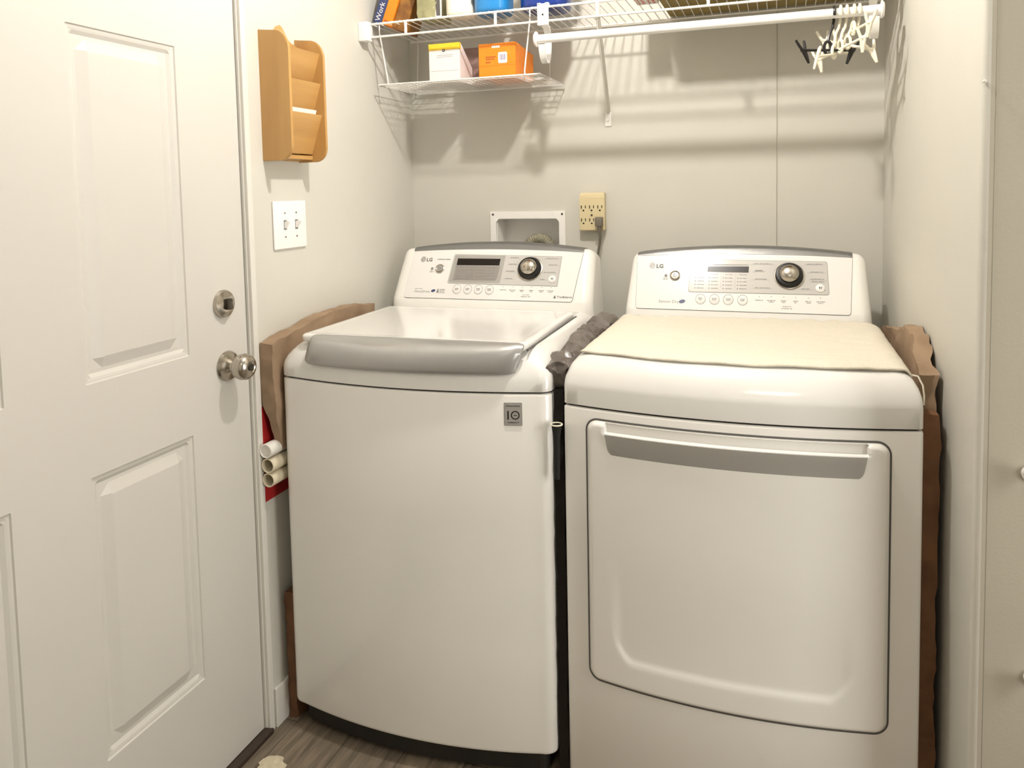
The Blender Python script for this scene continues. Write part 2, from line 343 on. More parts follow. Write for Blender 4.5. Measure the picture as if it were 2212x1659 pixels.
class Console:
    """leaning control console; plane y = y0+(z-z0)*k"""
    def __init__(s, W, zb, zc, arc, dz):
        s.y0, s.z0, s.k = .525, .985, .6; s.W = W; s.zb = zb; s.zc = zc; s.arc = arc; s.xc = .5*W-.003; s.hb, s.ht = .314, .303
        s.dz = dz
        n = Vector((0, -1, s.k)).normalized(); s.n = n; s.up = Vector((0, s.k, 1)).normalized()
    def P(s, x, z, off=0):
        return Vector((x, s.y0+(z-s.z0)*s.k, z))+s.n*off
    def zt(s, t):
        z = s.zc-s.arc*t*t
        c = .93; a = abs(t)
        if a > c: z -= .022*(1-math.sqrt(max(0, 1-((a-c)/(1-c))**2)))
        return z
    def yo(s, t, z):
        d = (1-abs(t))*s.hb; r = .03
        return 0 if d >= r else r-math.sqrt(max(0, r*r-(r-d)**2))
    def hw(s, z): return s.hb+(s.ht-s.hb)*(z-s.zb)/(s.zc-s.zb)
    def body(s):
        ts = [-1, -.9985, -.994, -.985, -.97, -.95, -.93]+[-.9+.075*i for i in range(25)]+[.93, .95, .97, .985, .994, .9985, 1]
        z1 = s.z0+.004+s.dz
        cols = []
        bm = NB()
        for t in ts:
            zt = s.zt(t); col = []
            def pl(z): return s.y0+(z-s.z0)*s.k
            prof = [(s.zb-.02, pl(z1)-.004), (s.zb, pl(z1)-.004), (z1-.004, pl(z1)-.002), (z1, pl(z1)+.0005), (z1+.006, pl(z1+.006))]
            for q in (.25, .5, .75): prof.append((z1+(zt-.012-z1)*q, pl(z1+(zt-.012-z1)*q)))
            prof += [(zt-.012, pl(zt-.012)), (zt-.006, pl(zt-.006)+.0006), (zt-.0018, pl(zt-.0018)+.003), (zt, pl(zt)+.008), (zt, pl(zt)+.03), (zt-.012, .675), (zt-.03, .69), (s.zb-.02, .69)]
            for z, y in prof:
                x = s.xc+t*s.hw(z); col.append(bm.verts.new((x, min(y+s.yo(t, z), .688), z)))
            cols.append(col)
        for A, B in zip(cols, cols[1:]):
            for i in range(len(A)-1): bm.faces.new((A[i], A[i+1], B[i+1], B[i]))
            bm.faces.new((A[-1], A[0], B[0], B[-1]))
        bm.faces.new(cols[0]); bm.faces.new(cols[-1])
        return bm
    def band(s, x0, x1, zl0, zl1):
        """silver strip from the card's upper edge over the arched top"""
        bm = NB(); cols = []
        for i in range(41):
            x = x0+(x1-x0)*i/40; t = (x-s.xc)/s.hw(1.14); zt = s.zt(t); u = (2*i/40-1)
            zl = zl0+(zl1-zl0)*(1-u*u); pl = lambda z: s.y0+(z-s.z0)*s.k
            prof = [(zl, pl(zl)), (zt-.006, pl(zt-.006)), (zt-.001, pl(zt-.001)+.0015), (zt+.0012, pl(zt)+.008), (zt+.0012, pl(zt)+.03), (zt-.004, pl(zt)+.06)]
            col = []
            for j, (z, y) in enumerate(prof):
                v = Vector((x, y, z)); v += s.n*.0012 if j < 3 else Vector((0, 0, .0006)); col.append(bm.verts.new(v))
            cols.append(col)
        for A, B in zip(cols, cols[1:]):
            for i in range(len(A)-1): bm.faces.new((A[i], A[i+1], B[i+1], B[i]))
        bmesh.ops.solidify(bm, geom=bm.faces[:], thickness=.0015)
        return bm
    def plate(s, bm, pts, o0, o1, mi=0):
        prism(bm, pts, lambda a, b, t: s.P(a, b, t), o0, o1, mi)
    def bar(s, bm, x0, x1, z, h=.0016, off=.003, mi=0):
        s.plate(bm, [(x0, z-h/2), (x1, z-h/2), (x1, z+h/2), (x0, z+h/2)], off-.0003, off, mi)
    def words(s, bm, x0, x1, z, h=.0022, off=.003, mi=0):
        """a line of print too small to read: short runs of strokes"""
        x = x0; rnd = random.Random(int((x0+z*7)*10000))
        while x < x1-.0005:
            w_ = min(rnd.uniform(.0012, .0024), x1-x); hh = h*rnd.uniform(.7, 1)
            s.bar(bm, x, x+w_, z, hh, off, mi); x += w_+(.0007 if rnd.random() < .8 else .0018)
    def mtx(s, x, z, off):
        p = s.P(x, z, off); a = Vector((1, 0, 0)); return Matrix(((a.x, s.up.x, s.n.x, p.x), (a.y, s.up.y, s.n.y, p.y), (a.z, s.up.z, s.n.z, p.z), (0, 0, 0, 1)))
    def turn(s, bm, prof, x, z, n=32, mi=0):
        b2 = NB(); lathe(b2, prof, 'z', (0, 0, 0), n); b2.transform(s.mtx(x, z, 0)); merge(bm, b2, mi)

def ring_plate(c, bm, x, z, ro, ri, o0, o1, mi=0, n=32):
    for k in range(n):
        a0, a1 = 2*PI*k/n, 2*PI*(k+1)/n
        q = [(x+ro*math.cos(a0), z+ro*math.sin(a0)), (x+ro*math.cos(a1), z+ro*math.sin(a1)), (x+ri*math.cos(a1), z+ri*math.sin(a1)), (x+ri*math.cos(a0), z+ri*math.sin(a0))]
        vs = [c.P(a, b, o) for o in (o0, o1) for a, b in q]; V = [bm.verts.new(v) for v in vs]
        bm.faces.new(V[4:8]).material_index = mi; bm.faces.new((V[0], V[4], V[5], V[1])).material_index = mi; bm.faces.new((V[2], V[6], V[7], V[3])).material_index = mi

def console_parts(root, c, kind):
    W_ = kind == 'washer'
    dz = .0
    cons = obj('console', c.body(), 'white', root, True, angle=50)
    card = [(.066, .9965), (.589, .9955), (.606, 1.1265), (.071, 1.1275)] if W_ else [(.0597, .985), (.6017, .984), (.611, 1.1195), (.0515, 1.1213)]
    def rq(q, r):
        # round the lower corners of the card
        out = []
        for i, p in enumerate(q):
            p = Vector(p+(0,)) if len(p) == 2 else Vector(p); a = Vector(q[i-1]+(0,)); b = Vector(q[(i+1) % 4]+(0,))
            rr = r[i]
            if rr == 0: out.append((p.x, p.y)); continue
            u = (a-p).normalized()*rr; v = (b-p).normalized()*rr
            for k in range(5):
                t = k/4; w2 = (1-t)**2*(p+u)+2*t*(1-t)*p+t*t*(p+v); out.append((w2.x, w2.y))
        return out
    bm = NB(); c.plate(bm, rq([(card[0][0]-.0008, card[0][1]-.0008), (card[1][0]+.0008, card[1][1]-.0008), (card[2][0]+.0008, card[2][1]+.0006), (card[3][0]-.0008, card[3][1]+.0006)], (.008, .008, .001, .001)), 0, .0006)
    obj('card_seam', bm, 'ink', cons)
    bm = NB(); c.plate(bm, rq(card, (.007, .007, .001, .001)), .0004, .0018); cp = obj('control_card', bm, 'card', cons)
    bm = c.band(.0675, .608, 1.1300, 1.1375) if W_ else c.band(.0517, .6115, 1.1220, 1.1285)
    obj('top_band', bm, 'silver', cons, True, label='silver strip along the arched top of the console')
    # display insert
    ins = [(.2000, 1.0390), (.5404, 1.0362), (.5435, 1.1165), (.2065, 1.1207)] if W_ else [(.1988, 1.0295), (.5523, 1.0298), (.5487, 1.1102), (.2011, 1.1120)]
    ro = (.006, .001, .001, .006) if W_ else (.006,)*4
    bm = NB(); c.plate(bm, rq([(ins[0][0]-.001, ins[0][1]-.001), (ins[1][0]+.001, ins[1][1]-.001), (ins[2][0]+.001, ins[2][1]+.001), (ins[3][0]-.001, ins[3][1]+.001)], ro), .0015, .0021); obj('display_border', bm, 'ink_lt', cons)
    bm = NB(); c.plate(bm, rq(ins, ro), .0018, .0028); dp = obj('display_lens', bm, 'panel_lt', cons)
    if W_:
        bm = NB(); c.plate(bm, rq([(.203, 1.041), (.366, 1.041), (.371, 1.1185), (.2085, 1.119)], (.005, .004, .001, .005)), .0027, .0031); obj('display_tint', bm, 'panel_grey', cons)
        bm = NB(); c.plate(bm, rq([(.2149, 1.0478), (.353, 1.0475), (.359, 1.088), (.219, 1.088)], (.002, .003, .002, .001)), .0030, .0034); lg = obj('cycle_legend', bm, 'panel_mid', cons)
    lc = [(.2192, 1.0895), (.3555, 1.0899), (.3565, 1.1085), (.2195, 1.1087)] if W_ else [(.2460, 1.0811), (.3535, 1.0804), (.3545, 1.0957), (.2475, 1.0945)]
    bm = NB(); c.plate(bm, lc, .0028, .0038); obj('display_window', bm, 'lcd', cons, label='black display window')
    bm = NB()
    if not W_: c.plate(bm, [(.25, 1.098), (.353, 1.099), (.353, 1.1005), (.25, 1.0995)], .0027, .0031)
    off = .0034 if not W_ else .0038
    # print
    if W_:
        for r in range(5):
            for q in range(4):
                x = .222+q*.033; z = 1.0835-r*.0078; c.words(bm, x+.004, x+.024, z, .002, off)
                c.bar(bm, x, x+.002, z, .002, off)
        mk = ((.388, .412, 1.1128), (.385, .409, 1.0944), (.380, .406, 1.075), (.380, .402, 1.0545), (.498, .532, 1.1112), (.509, .533, 1.0933), (.496, .532, 1.0729), (.487, .504, 1.0536))
        offb = .0031
    else:
        for r in range(5):
            for q in range(4):
                x = .214+q*.037; z = 1.0745-r*.0088; c.words(bm, x+.006, x+.025, z, .0022, .0031)
                if r: c.bar(bm, x, x+.0025, z, .0026, .0031)
        for q in range(1, 4): c.bar(bm, .2085+q*.037, .2088+q*.037, 1.058, .035, .0030)
        mk = ((.366, .412, 1.1032), (.371, .389, 1.0865), (.371, .389, 1.0845), (.371, .400, 1.0647), (.371, .408, 1.0431), (.500, .537, 1.1037), (.508, .540, 1.0843), (.509, .542, 1.0668), (.512, .542, 1.0610), (.487, .506, 1.0425))
        offb = .0031
    split_done = False; obj('cycle_list', bm, 'ink_lt', cons, label='tiny grey list of settings under the display'); bm = NB()
    for x0, x1, z in sorted(mk):
        if x0 > .45 and not split_done: obj('dial_labels', bm, 'ink_lt', cons, label='small grey labels left of the dial'); bm = NB(); split_done = True
        c.words(bm, x0, x1, z, .0024, offb); c.bar(bm, x0-.006, x1+.006, z-.0022, .0003, offb)
    obj('dial_labels', bm, 'ink_lt', cons, label='small grey labels right of the dial'); bm = NB()
    oz = 1.0222 if W_ else 1.0118
    for i, x in enumerate((.3786, .4087, .4371, .4651, .4958, .5235) if W_ else (.3821, .412, .4428, .4721, .5033, .5321)):
        wd = (.010, .010, .007, .006, .008, .010)[i]
        c.words(bm, x-wd, x+wd, oz+.001, .0024, .0022); 
        if i: c.words(bm, x-wd*.6, x+wd*.6, oz-.0025, .0022, .0022)
        c.bar(bm, x-.0015, x+.0015, oz+.010+(i*.0), .0012, .0022)
    c.words(bm, .441, .461, 1.0110 if W_ else .9992, .002, .0022); c.words(bm, .437, .465, 1.0060 if W_ else .9945, .0024, .0022)
    obj('option_labels', bm, 'ink_lt', cons, label='row of small grey option labels')
    # round buttons
    bx = (.2341, .2683, .3019, .3369) if W_ else (.2317, .2679, .3036, .3402)
    for x in bx:
        bm = NB(); c.turn(bm, [(.0125, .001), (.0125, .0026), (.0115, .0032), (.001, .0034)], x, oz, 28)
        b = obj('button', bm, 'card', cons, True)
        bm = NB(); ring_plate(c, bm, x, oz, .0132, .0124, .0017, .0022); c.words(bm, x-.006, x+.006, oz+.002, .0026, .0038); c.words(bm, x-.005, x+.005, oz-.0015, .0026, .0038)
        obj('button_print', bm, 'ink_lt', b)
    # power and start
    px, pz = (.166, 1.0788) if W_ else (.160, 1.0695)
    bm = NB(); c.turn(bm, [(.0142, .001), (.0142, .0045), (.0120, .0055), (.0105, .0045), (.001, .0045)], px, pz, 32); pb = obj('power_button', bm, 'chrome', cons, True, label='round metallic power button')
    bm = NB(); c.turn(bm, [(.0098, .004), (.0098, .0055), (.001, .006)], px, pz, 24); ck = obj('button_cap', bm, 'card' if not W_ else 'panel_grey', pb, True)
    bm = NB(); ring_plate(c, bm, px, pz-.0005, .0042, .0033, .006, .0064, n=20); c.bar(bm, px-.0004, px+.0004, pz+.003, .004, .0064)
    obj('power_symbol', bm, 'ink', pb)
    ix, iz = (.1402, 1.0744) if W_ else (.1351, 1.0649)
    bm = NB(); c.plate(bm, circ(ix, iz+.0045, .0042), .0018, .0021); c.words(bm, ix-.006, ix+.006, iz-.002, .002, .0022); c.words(bm, ix-.007, ix+.007, iz-.005, .002, .0022); obj('power_label', bm, 'ink_lt', cons)
    sx, sz = (.524, 1.0547) if W_ else (.5317, 1.045)
    bm = NB(); c.turn(bm, [(.0115, .002), (.0115, .0045), (.010, .0055), (.001, .006)], sx, sz, 28); sb = obj('start_button', bm, 'card', cons, True)
    bm = NB(); prism(bm, [(sx-.003, sz-.003), (sx+.001, sz), (sx-.003, sz+.003)], lambda a, b, t: c.P(a, b, t), .006, .0064); c.bar(bm, sx+.0015, sx+.0023, sz, .006, .0064); c.bar(bm, sx+.003, sx+.0038, sz, .006, .0064); obj('start_symbol', bm, 'ink', sb)
    # dial
    kx, kz_ = (.4523, 1.0815) if W_ else (.4564, 1.0735)
    bm = NB(); c.turn(bm, [(.0385, .002), (.0385, .004), (.0365, .005), (.001, .005)], kx, kz_, 40); dl = obj('dial', bm, 'chrome', cons, True, label='cycle selector dial with dark collar and metallic cap')
    bm = NB(); c.turn(bm, [(.0355, .004), (.0350, .012), (.032, .016), (.0255, .0165), (.001, .0165)], kx, kz_, 40); obj('dial_collar', bm, 'black_gloss', dl, True)
    bm = NB(); c.turn(bm, [(.0248, .0155), (.0246, .021), (.0225, .026), (.0165, .030), (.009, .0320), (.001, .0325)], kx, kz_, 40); obj('dial_cap', bm, 'chrome', dl, True)
    # logo: round face mark and two letters
    ex, ez, lx = (.1045, 1.106, .1155) if W_ else (.0955, 1.0953, .1065)
    bm = NB(); c.plate(bm, circ(ex, ez, .0082, 28), .0018, .0022); lo = obj('logo_mark', bm, 'panel_mid', cons)
    bm = NB(); ring_plate(c, bm, ex, ez, .0064, .0056, .0022, .0025, n=24); c.bar(bm, ex-.0008, ex, ez, .007, .0025); c.bar(bm, ex-.0008, ex+.003, ez-.0032, .0008, .0025); c.bar(bm, ex+.001, ex+.0062, ez, .0008, .0025); c.plate(bm, circ(ex-.0035, ez+.0025, .0009, 10), .0022, .0025)
    obj('logo_lines', bm, 'card', lo)
    obj('logo_letters', text_mesh('LG', .0165, c.mtx(lx, ez-.0058, .0020), .0002, bold=.0004), 'ink', cons)
    if W_:
        bm = NB(); merge(bm, text_mesh('DirectDrive', .0105, c.mtx(.0965, 1.011, .0020), .0002)); c.words(bm, .0975, .122, 1.0215, .002, .0022)
        obj('brand_print', bm, 'ink_lt', cons)
        bm = NB(); b2 = NB(); lathe(b2, [(.007, 0), (.007, .0005), (.001, .0005)], 'z', n=20, sc=(1, .62)); b2.transform(c.mtx(.1586, 1.0165, .0018)@Matrix.Rotation(.3, 4, 'Z')); merge(bm, b2); obj('oval_badge', bm, 'navy', cons)
        bm = NB(); c.plate(bm, [(.169, 1.011), (.177, 1.011), (.175, 1.022), (.172, 1.022)], .0018, .0022)
        for q in range(3): c.words(bm, .179, .196, 1.0205-q*.0045, .003, .0022)
        obj('steam_badge', bm, 'ink_lt', cons)
        bm = NB(); c.words(bm, .152, .196, 1.1062, .0035, .0022); obj('small_print', bm, 'ink_lt', cons)
        bm = NB(); c.plate(bm, [(.534, 1.004), (.5415, 1.004), (.5378, 1.0125)], .0018, .0022); merge(bm, text_mesh('TrueBalance', .0088, c.mtx(.5440, 1.0052, .0020), .0002, bold=.0001)); obj('balance_print', bm, 'ink', cons)
    else:
        obj('sensor_print', text_mesh('Sensor Dry', .0118, c.mtx(.1205, 1.0005, .0020), .0002), 'ink_lt', cons)
        bm = NB(); b2 = NB(); lathe(b2, [(.0085, 0), (.0085, .0005), (.001, .0005)], 'z', n=20, sc=(1, .62)); b2.transform(c.mtx(.1835, 1.0047, .0018)@Matrix.Rotation(.3, 4, 'Z')); merge(bm, b2); obj('oval_badge', bm, 'navy', cons)
    return cons

# ---- washer
WW, WD, WBOW = .672, .69, .047
wa = thing('washing_machine', 'white top-load washing machine with silver lid handle, left of the dryer', 'washing machine', (.003, -.012, 0), R(1.2))
bm = NB(); loft(bm, rings(WW, WD, WBOW, .028, [(.067, .004, .004, .004), (.070, .001, .001, .001), (.076, 0, 0, 0), (.30, 0, 0, 0), (.60, 0, 0, 0), (.8725, 0, 0, 0), (.8760, .001, .001, .001), (.8775, .005, .005, .005)]))
obj('cabinet', bm, 'white', wa, True, angle=60)
bm = NB(); loft(bm, rings(WW, WD, WBOW, .02, [(.018, .02, .022, .02), (.068, .02, .022, .02)])); ba = obj('base', bm, 'black', wa)
for x in (.07, .60):
    for y in (.06, .62):
        bm = NB(); lathe(bm, [(.018, .0005), (.020, .004), (.018, .010), (.008, .012), (.008, .02)], 'z', (x, y, 0), 16); obj('foot', bm, 'black', wa, True)
bm = NB(); loft(bm, rings(WW, WD, WBOW, .026, [(.876, .007, .007, .007), (.882, .007, .007, .007)])); obj('seam_gap', bm, 'black', wa)
bm = NB(); loft(bm, rings(WW, WD, WBOW, .028, [(.8810, .003, .003, .003), (.8825, .0, .0, .001), (.905, 0, 0, 0), (.917, .0015, .004, .0), (.928, .006, .010, .0), (.940, .014, .020, .0), (.952, .025, .033, .0), (.961, .036, .046, .0), (.967, .048, .058, .0), (.969, .060, .072, .0)]))
obj('top_cover', bm, 'white_top', wa, True, angle=60)
# lid with rounded rim and shallow dish
LX0, LX1 = .050, .616
def lid_ring(z, i):
    return [(x, y, z) for x, y in rrect(LX0+i, LX1-i, .004+i, .462-i, max(.022-i*.4, .004), 6)]
bm = NB(); loft(bm, [lid_ring(.966, .001), lid_ring(.976, 0), lid_ring(.980, .002), lid_ring(.9825, .007), lid_ring(.9830, .014), lid_ring(.9822, .022), lid_ring(.9815, .034)])
lid = obj('lid', bm, 'white_top', wa, True, angle=60)
bm = NB(); box(bm, LX1+.0005, LX1+.0045, .01, .458, .9662, .9695); obj('lid_gutter', bm, 'ink', lid)
# handle
def handle():
    bm = NB(); cols = []; x0, x1 = .080, .613
    for i in range(49):
        t = i/48; x = x0+(x1-x0)*t
        b = WBOW*(1-((x-WW/2)/(WW/2))**2); yb = -b-.013+.012*max(0, (abs(t-.5)-.42)/.08)**2; zb = .920+.0
        e = min(t, 1-t)/.018; e = 1 if e > 1 else math.sqrt(max(0, 1-(1-e)**2)); prof = []
        for q in range(13):
            a = PI/2*q/12
            prof.append((.006+(yb-.006)*math.sin(a)**.85, zb+.010+(.9845-zb-.010)*math.cos(a)**.75))
        prof += [(yb+.001, zb+.004), (yb+.005, zb), (yb+.014, zb-.001), (yb+.024, zb+.004)]
        prof += [(.0, .962), (.010, .968)]
        cy, cz_ = -.012, .950
        cols.append([bm.verts.new((x-.016*max(0, t-.5)*2*min(1, max(0, (.978-z)/.05))+.012*max(0, .5-t)*2*min(1, max(0, (z-.925)/.05)), cy+(y-cy)*(.93+.07*e), cz_+(z-cz_)*(.93+.07*e))) for y, z in prof])
    for A, B in zip(cols, cols[1:]):
        n = len(A)
        for k in range(n): bm.faces.new((A[k], A[(k+1) % n], B[(k+1) % n], B[k]))
    bm.faces.new(cols[0]); bm.faces.new(cols[-1]); return bm
obj('lid_handle', handle(), 'silver', lid, True, angle=60, label='broad silver handle along the front of the lid')
cw = Console(WW, .966, 1.1565, .022, .008); console_parts(wa, cw, 'washer')
# warranty badge on the front
bx0, bx1, bz0, bz1 = .574, .6125, .8095, .8595; xm = (bx0+bx1)/2
tt = (xm-WW/2)/(WW/2); ym = -WBOW*(1-tt*tt); sl = math.atan(WBOW*2*tt/(WW/2))
MB_ = Matrix.Translation((xm, ym, (bz0+bz1)/2))@Matrix.Rotation(sl, 4, 'Z')@Matrix.Rotation(PI/2, 4, 'X')
hw_, hh_ = (bx1-bx0)/2, (bz1-bz0)/2
def flat(pts, t0, t1):
    b = NB(); prism(b, pts, lambda a, c, t: (a, c, t), t0, t1); return b
bm = flat(rrect(-hw_, hw_, -hh_, hh_, .0015), -.002, .0012); bm.transform(MB_); bg = obj('warranty_badge', bm, 'panel_mid', wa, label='small grey badge reading 10')
bm = flat(rrect(-hw_+.0014, hw_-.0014, -hh_+.0014, hh_-.0014, .001), .001, .0016); bm.transform(MB_); obj('badge_plate', bm, 'panel_grey', bg)
bm = NB()
for k in range(28):
    a0, a1 = 2*PI*k/28, 2*PI*(k+1)/28; q = [(.0045+r*math.cos(a), -.002+r*math.sin(a)) for r, a in ((.0095, a0), (.0095, a1), (.0072, a1), (.0072, a0))]
    merge(bm, flat(q, .0015, .002))
merge(bm, flat([(-.0125, -.0115), (-.0095, -.0115), (-.0095, .0075), (-.0125, .0075)], .0015, .002)); merge(bm, flat([(.001, -.003), (.008, -.003), (.008, -.0015), (.001, -.0015)], .0015, .002))
merge(bm, text_mesh('Direct Drive', .0058, Matrix.Translation((0, .0165, .0018)), .0002, 'CENTER')); merge(bm, text_mesh('WARRANTY', .0046, Matrix.Translation((0, -.0195, .0018)), .0001, 'CENTER'))
bm.transform(MB_); obj('badge_print', bm, 'black', bg)

# ---- dryer
DW, DD, DBOW = .686, .69, .045
dr = thing('clothes_dryer', 'white front-load clothes dryer with silver door handle, right of the washer', 'dryer', (.703, .004, 0), 0)
bm = NB(); loft(bm, rings(DW, DD, DBOW, .008, [(.020, .003, .003, .003), (.024, 0, 0, 0), (.30, 0, 0, 0), (.60, 0, 0, 0), (.8520, 0, 0, 0), (.8550, .0008, .0008, .001), (.8565, .004, .004, .004)]))
obj('cabinet', bm, 'white', dr, True, angle=60)
for x in (.07, .61):
    for y in (.05, .62):
        bm = NB(); lathe(bm, [(.018, .0005), (.020, .004), (.018, .012), (.008, .014), (.008, .022)], 'z', (x, y, 0), 16); obj('foot', bm, 'black', dr, True)
bm = NB(); loft(bm, rings(DW, DD, DBOW, .008, [(.855, .006, .006, .006), (.861, .006, .006, .006)])); obj('seam_gap', bm, 'black', dr)
TOPS = [(0, .9055), (.0015, .918), (.006, .932), (.013, .944), (.022, .954), (.033, .961), (.046, .965), (.058, .9665)]
FR = (.0, .004, .012, .022, .034, .047, .060, .074)
bm = NB(); loft(bm, rings(DW, DD, DBOW, .012, [(.8600, .003, .003, .003), (.8615, 0, 0, .001), (.8975, 0, 0, 0), (.9035, .0005, .0008, 0)]+[(z+(.002 if i == 0 else 0), s+.0005, fr+.002, 0) for i, ((s, z), fr) in enumerate(zip(TOPS, FR))]))
obj('top_panel', bm, 'white_top', dr, True, angle=60)
cdr = Console(DW, .955, 1.148, .0205, -.002); console_parts(dr, cdr, 'dryer')
def dfy(x): return -DBOW*(1-((x-DW/2)/(DW/2))**2)
def smooth(e0, e1, x):
    t = min(1, max(0, (x-e0)/(e1-e0))); return t*t*(3-2*t)
DXa, DXb, DZa, DZb = .0535, .629, .273, .836
def sdf_rr(x, z, x0, x1, z0, z1, r):
    cx, cz_ = (x0+x1)/2, (z0+z1)/2; qx = abs(x-cx)-((x1-x0)/2-r); qz = abs(z-cz_)-((z1-z0)/2-r)
    return math.hypot(max(qx, 0), max(qz, 0))+min(max(qx, qz), 0)-r
PX0, PX1, PZ0, PZ1 = .092, .5925, .8085, .8330       # handle scoop
def door_disp(x, z):
    d = -sdf_rr(x, z, DXa, DXb, DZa, DZb, .024)
    h = .0095*smooth(0, .0110, d)-.001
    # scoop above the handle plate
    q = -sdf_rr(x, z, PX0, PX1, PZ0, PZ1, .006)
    if q > 0:
        tz = (PZ1-z)/(PZ1-PZ0)
        h -= .017*smooth(0, .0045, q)*(1-.35*tz)
    # curved step low on the door
    xm_ = .3375; bx = (x-xm_)/.235
    if abs(bx) < 1.02:
        zl = .336+.060*max(0, abs(bx)-.80)**1.6/(.2**1.6)
        s = smooth(-.009, .009, z-zl)*(1-smooth(.88, 1.0, abs(bx)))
        h -= .0042*s*(1-smooth(.36, .60, z))
    return h
def dryer_door():
    bm = NB(); rows = sorted({DZa+.0022*i for i in range(13)} | {DZa+.03+.0055*i for i in range(88)} | {PZ0-.006+.0016*i for i in range(24)} | {DZb-.0022*i for i in range(6)} | {DZb})
    rows = [z for z in rows if DZa <= z <= DZb]; rr = [rows[0]]
    for z in rows[1:]:
        if z-rr[-1] > .0009: rr.append(z)
    us = [-1+2*i/160 for i in range(161)]; ex = [-.9997, -.998, -.995, -.991, -.986, -.980, -.972, -.965]; us = sorted(set(us) | set(ex) | {-e for e in ex})
    V = []
    xm_ = (DXa+DXb)/2; H = (DXb-DXa)/2; r = .024
    for z in rr:
        d = min(z-DZa, DZb-z); hwid = H if d >= r else H-r+math.sqrt(max(0, r*r-(r-d)**2))
        V.append([bm.verts.new((xm_+u*hwid, dfy(xm_+u*hwid)-door_disp(xm_+u*hwid, z), z)) for u in us])
    for A, B in zip(V, V[1:]):
        for k in range(len(A)-1): bm.faces.new((A[k], A[k+1], B[k+1], B[k]))
    return bm
dd = obj('door', dryer_door(), 'white', dr, True, angle=80)
sol = dd.modifiers.new('s', 'SOLIDIFY'); sol.thickness = .004; sol.offset = 0
bm = NB()    # dark ring put in as the shade of the gap round the door
for o_, z_ in ((0, 0),):
    pts = rrect(DXa-.0006, DXb+.0006, DZa-.0006, DZb+.0006, .0245, 8)
    dense = []
    for (a, b), (c, d) in zip(pts, pts[1:]+pts[:1]):
        n = max(1, int(math.hypot(c-a, d-b)/.02))
        dense += [(a+(c-a)*i/n, b+(d-b)*i/n) for i in range(n)]
    tube(bm, [(a, dfy(a)-.0002, b) for a, b in dense], .0024, 6, True)
obj('door_gap_shade', bm, 'ink', dr, True)
def handle_plate():
    bm = NB(); cols = []; n = 60; x0, x1 = .0955, .589; N = 20
    for i in range(n+1):
        t = i/n; col = []; 
        for j in range(N+1):
            q = j/N; z = .8120-.0475*q
            inset = .008*q+(.018*(1-math.sqrt(max(0, 1-((q-.60)/.40)**2))) if q > .60 else 0)
            x = x0+inset+(x1-x0-2*inset)*t
            y = dfy(x)-.0100-.0060*(1-q)
            col.append(bm.verts.new((x, y, z)))
        cols.append(col)
    for A, B in zip(cols, cols[1:]):
        for k in range(N): bm.faces.new((A[k], A[k+1], B[k+1], B[k]))
    bmesh.ops.solidify(bm, geom=bm.faces[:], thickness=.004); return bm
obj('door_handle', handle_plate(), 'silver_dk', dd, True, angle=40, label='wide grey metallic handle plate')
bm = NB(); tube(bm, [(.0955+(.589-.0955)*i/60, dfy(.0955+(.589-.0955)*i/60)-.0150, .8122) for i in range(61)], .0019, 8); obj('lip_highlight', bm, 'card', dd, True, label='upper lip of the handle, coloured white as its highlight')  # white bead stands in for the highlight along the plate's top edge

# ---------------------------------------------------------------- towel on the dryer
def top_z(x, y):       # height of the dryer top (world)
    d = min(x-.703, 1.389-x); fz = y-.004-dfy(x-.703)
    def prof(d, K):
        if d >= K[-1][0]: return K[-1][1]
        if d <= 0: return K[0][1]
        for (a, h0), (b, h1) in zip(K, K[1:]):
            if d <= b: return h0+(h1-h0)*(d-a)/(b-a)
    return min(prof(d, TOPS), prof(fz, [(fr+.002, z) for (s, z), fr in zip(TOPS, FR)]))
bm = NB(); NX, NY = 130, 96; V = []
for i in range(NX+1):
    u = i/NX; col = []
    for j in range(NY+1):
        v = j/NY
        xl = .7215+.010*(1-v); xr = 1.376-.008*v+.006*noise.noise(Vector((v*9, 2, 0)))*1.0
        yf = .002+.040*(2*u-1)**2+.003*noise.noise(Vector((u*5, 7, 1))); yb = .482+.020*u+.007*noise.noise(Vector((u*22, 1, 5)))
        x = xl+(xr-xl)*u; y = yf+(yb-yf)*v
        z = top_z(x, y)+.0050+.0022*(noise.noise(Vector((x*16, y*22, 3)))+.5*noise.noise(Vector((x*40, y*60, 9)))+.9)
        if v > .95: z += .010*max(0, noise.noise(Vector((u*14, 4, 4))))*(v-.95)/.05
        col.append(bm.verts.new((x, y, z)))
    V.append(col)
for A, B in zip(V, V[1:]):
    for k in range(NY): bm.faces.new((A[k], B[k], B[k+1], A[k+1]))
tw = tag(obj('towel', bm, 'cloth', None, True, angle=180), 'cream terry towel spread flat over the top of the dryer', 'towel')
sol = tw.modifiers.new('s', 'SOLIDIFY'); sol.thickness = .0035; sol.offset = -1
bm = NB(); tube(bm, [(1.374, .044, top_z(1.374, .044)+.006), (1.383, .036, .952), (1.3895, .026, .938), (1.3915, .022, .920), (1.3912, .022, .902)], .0016, 6); obj('loose_thread', bm, 'cloth', tw, True)

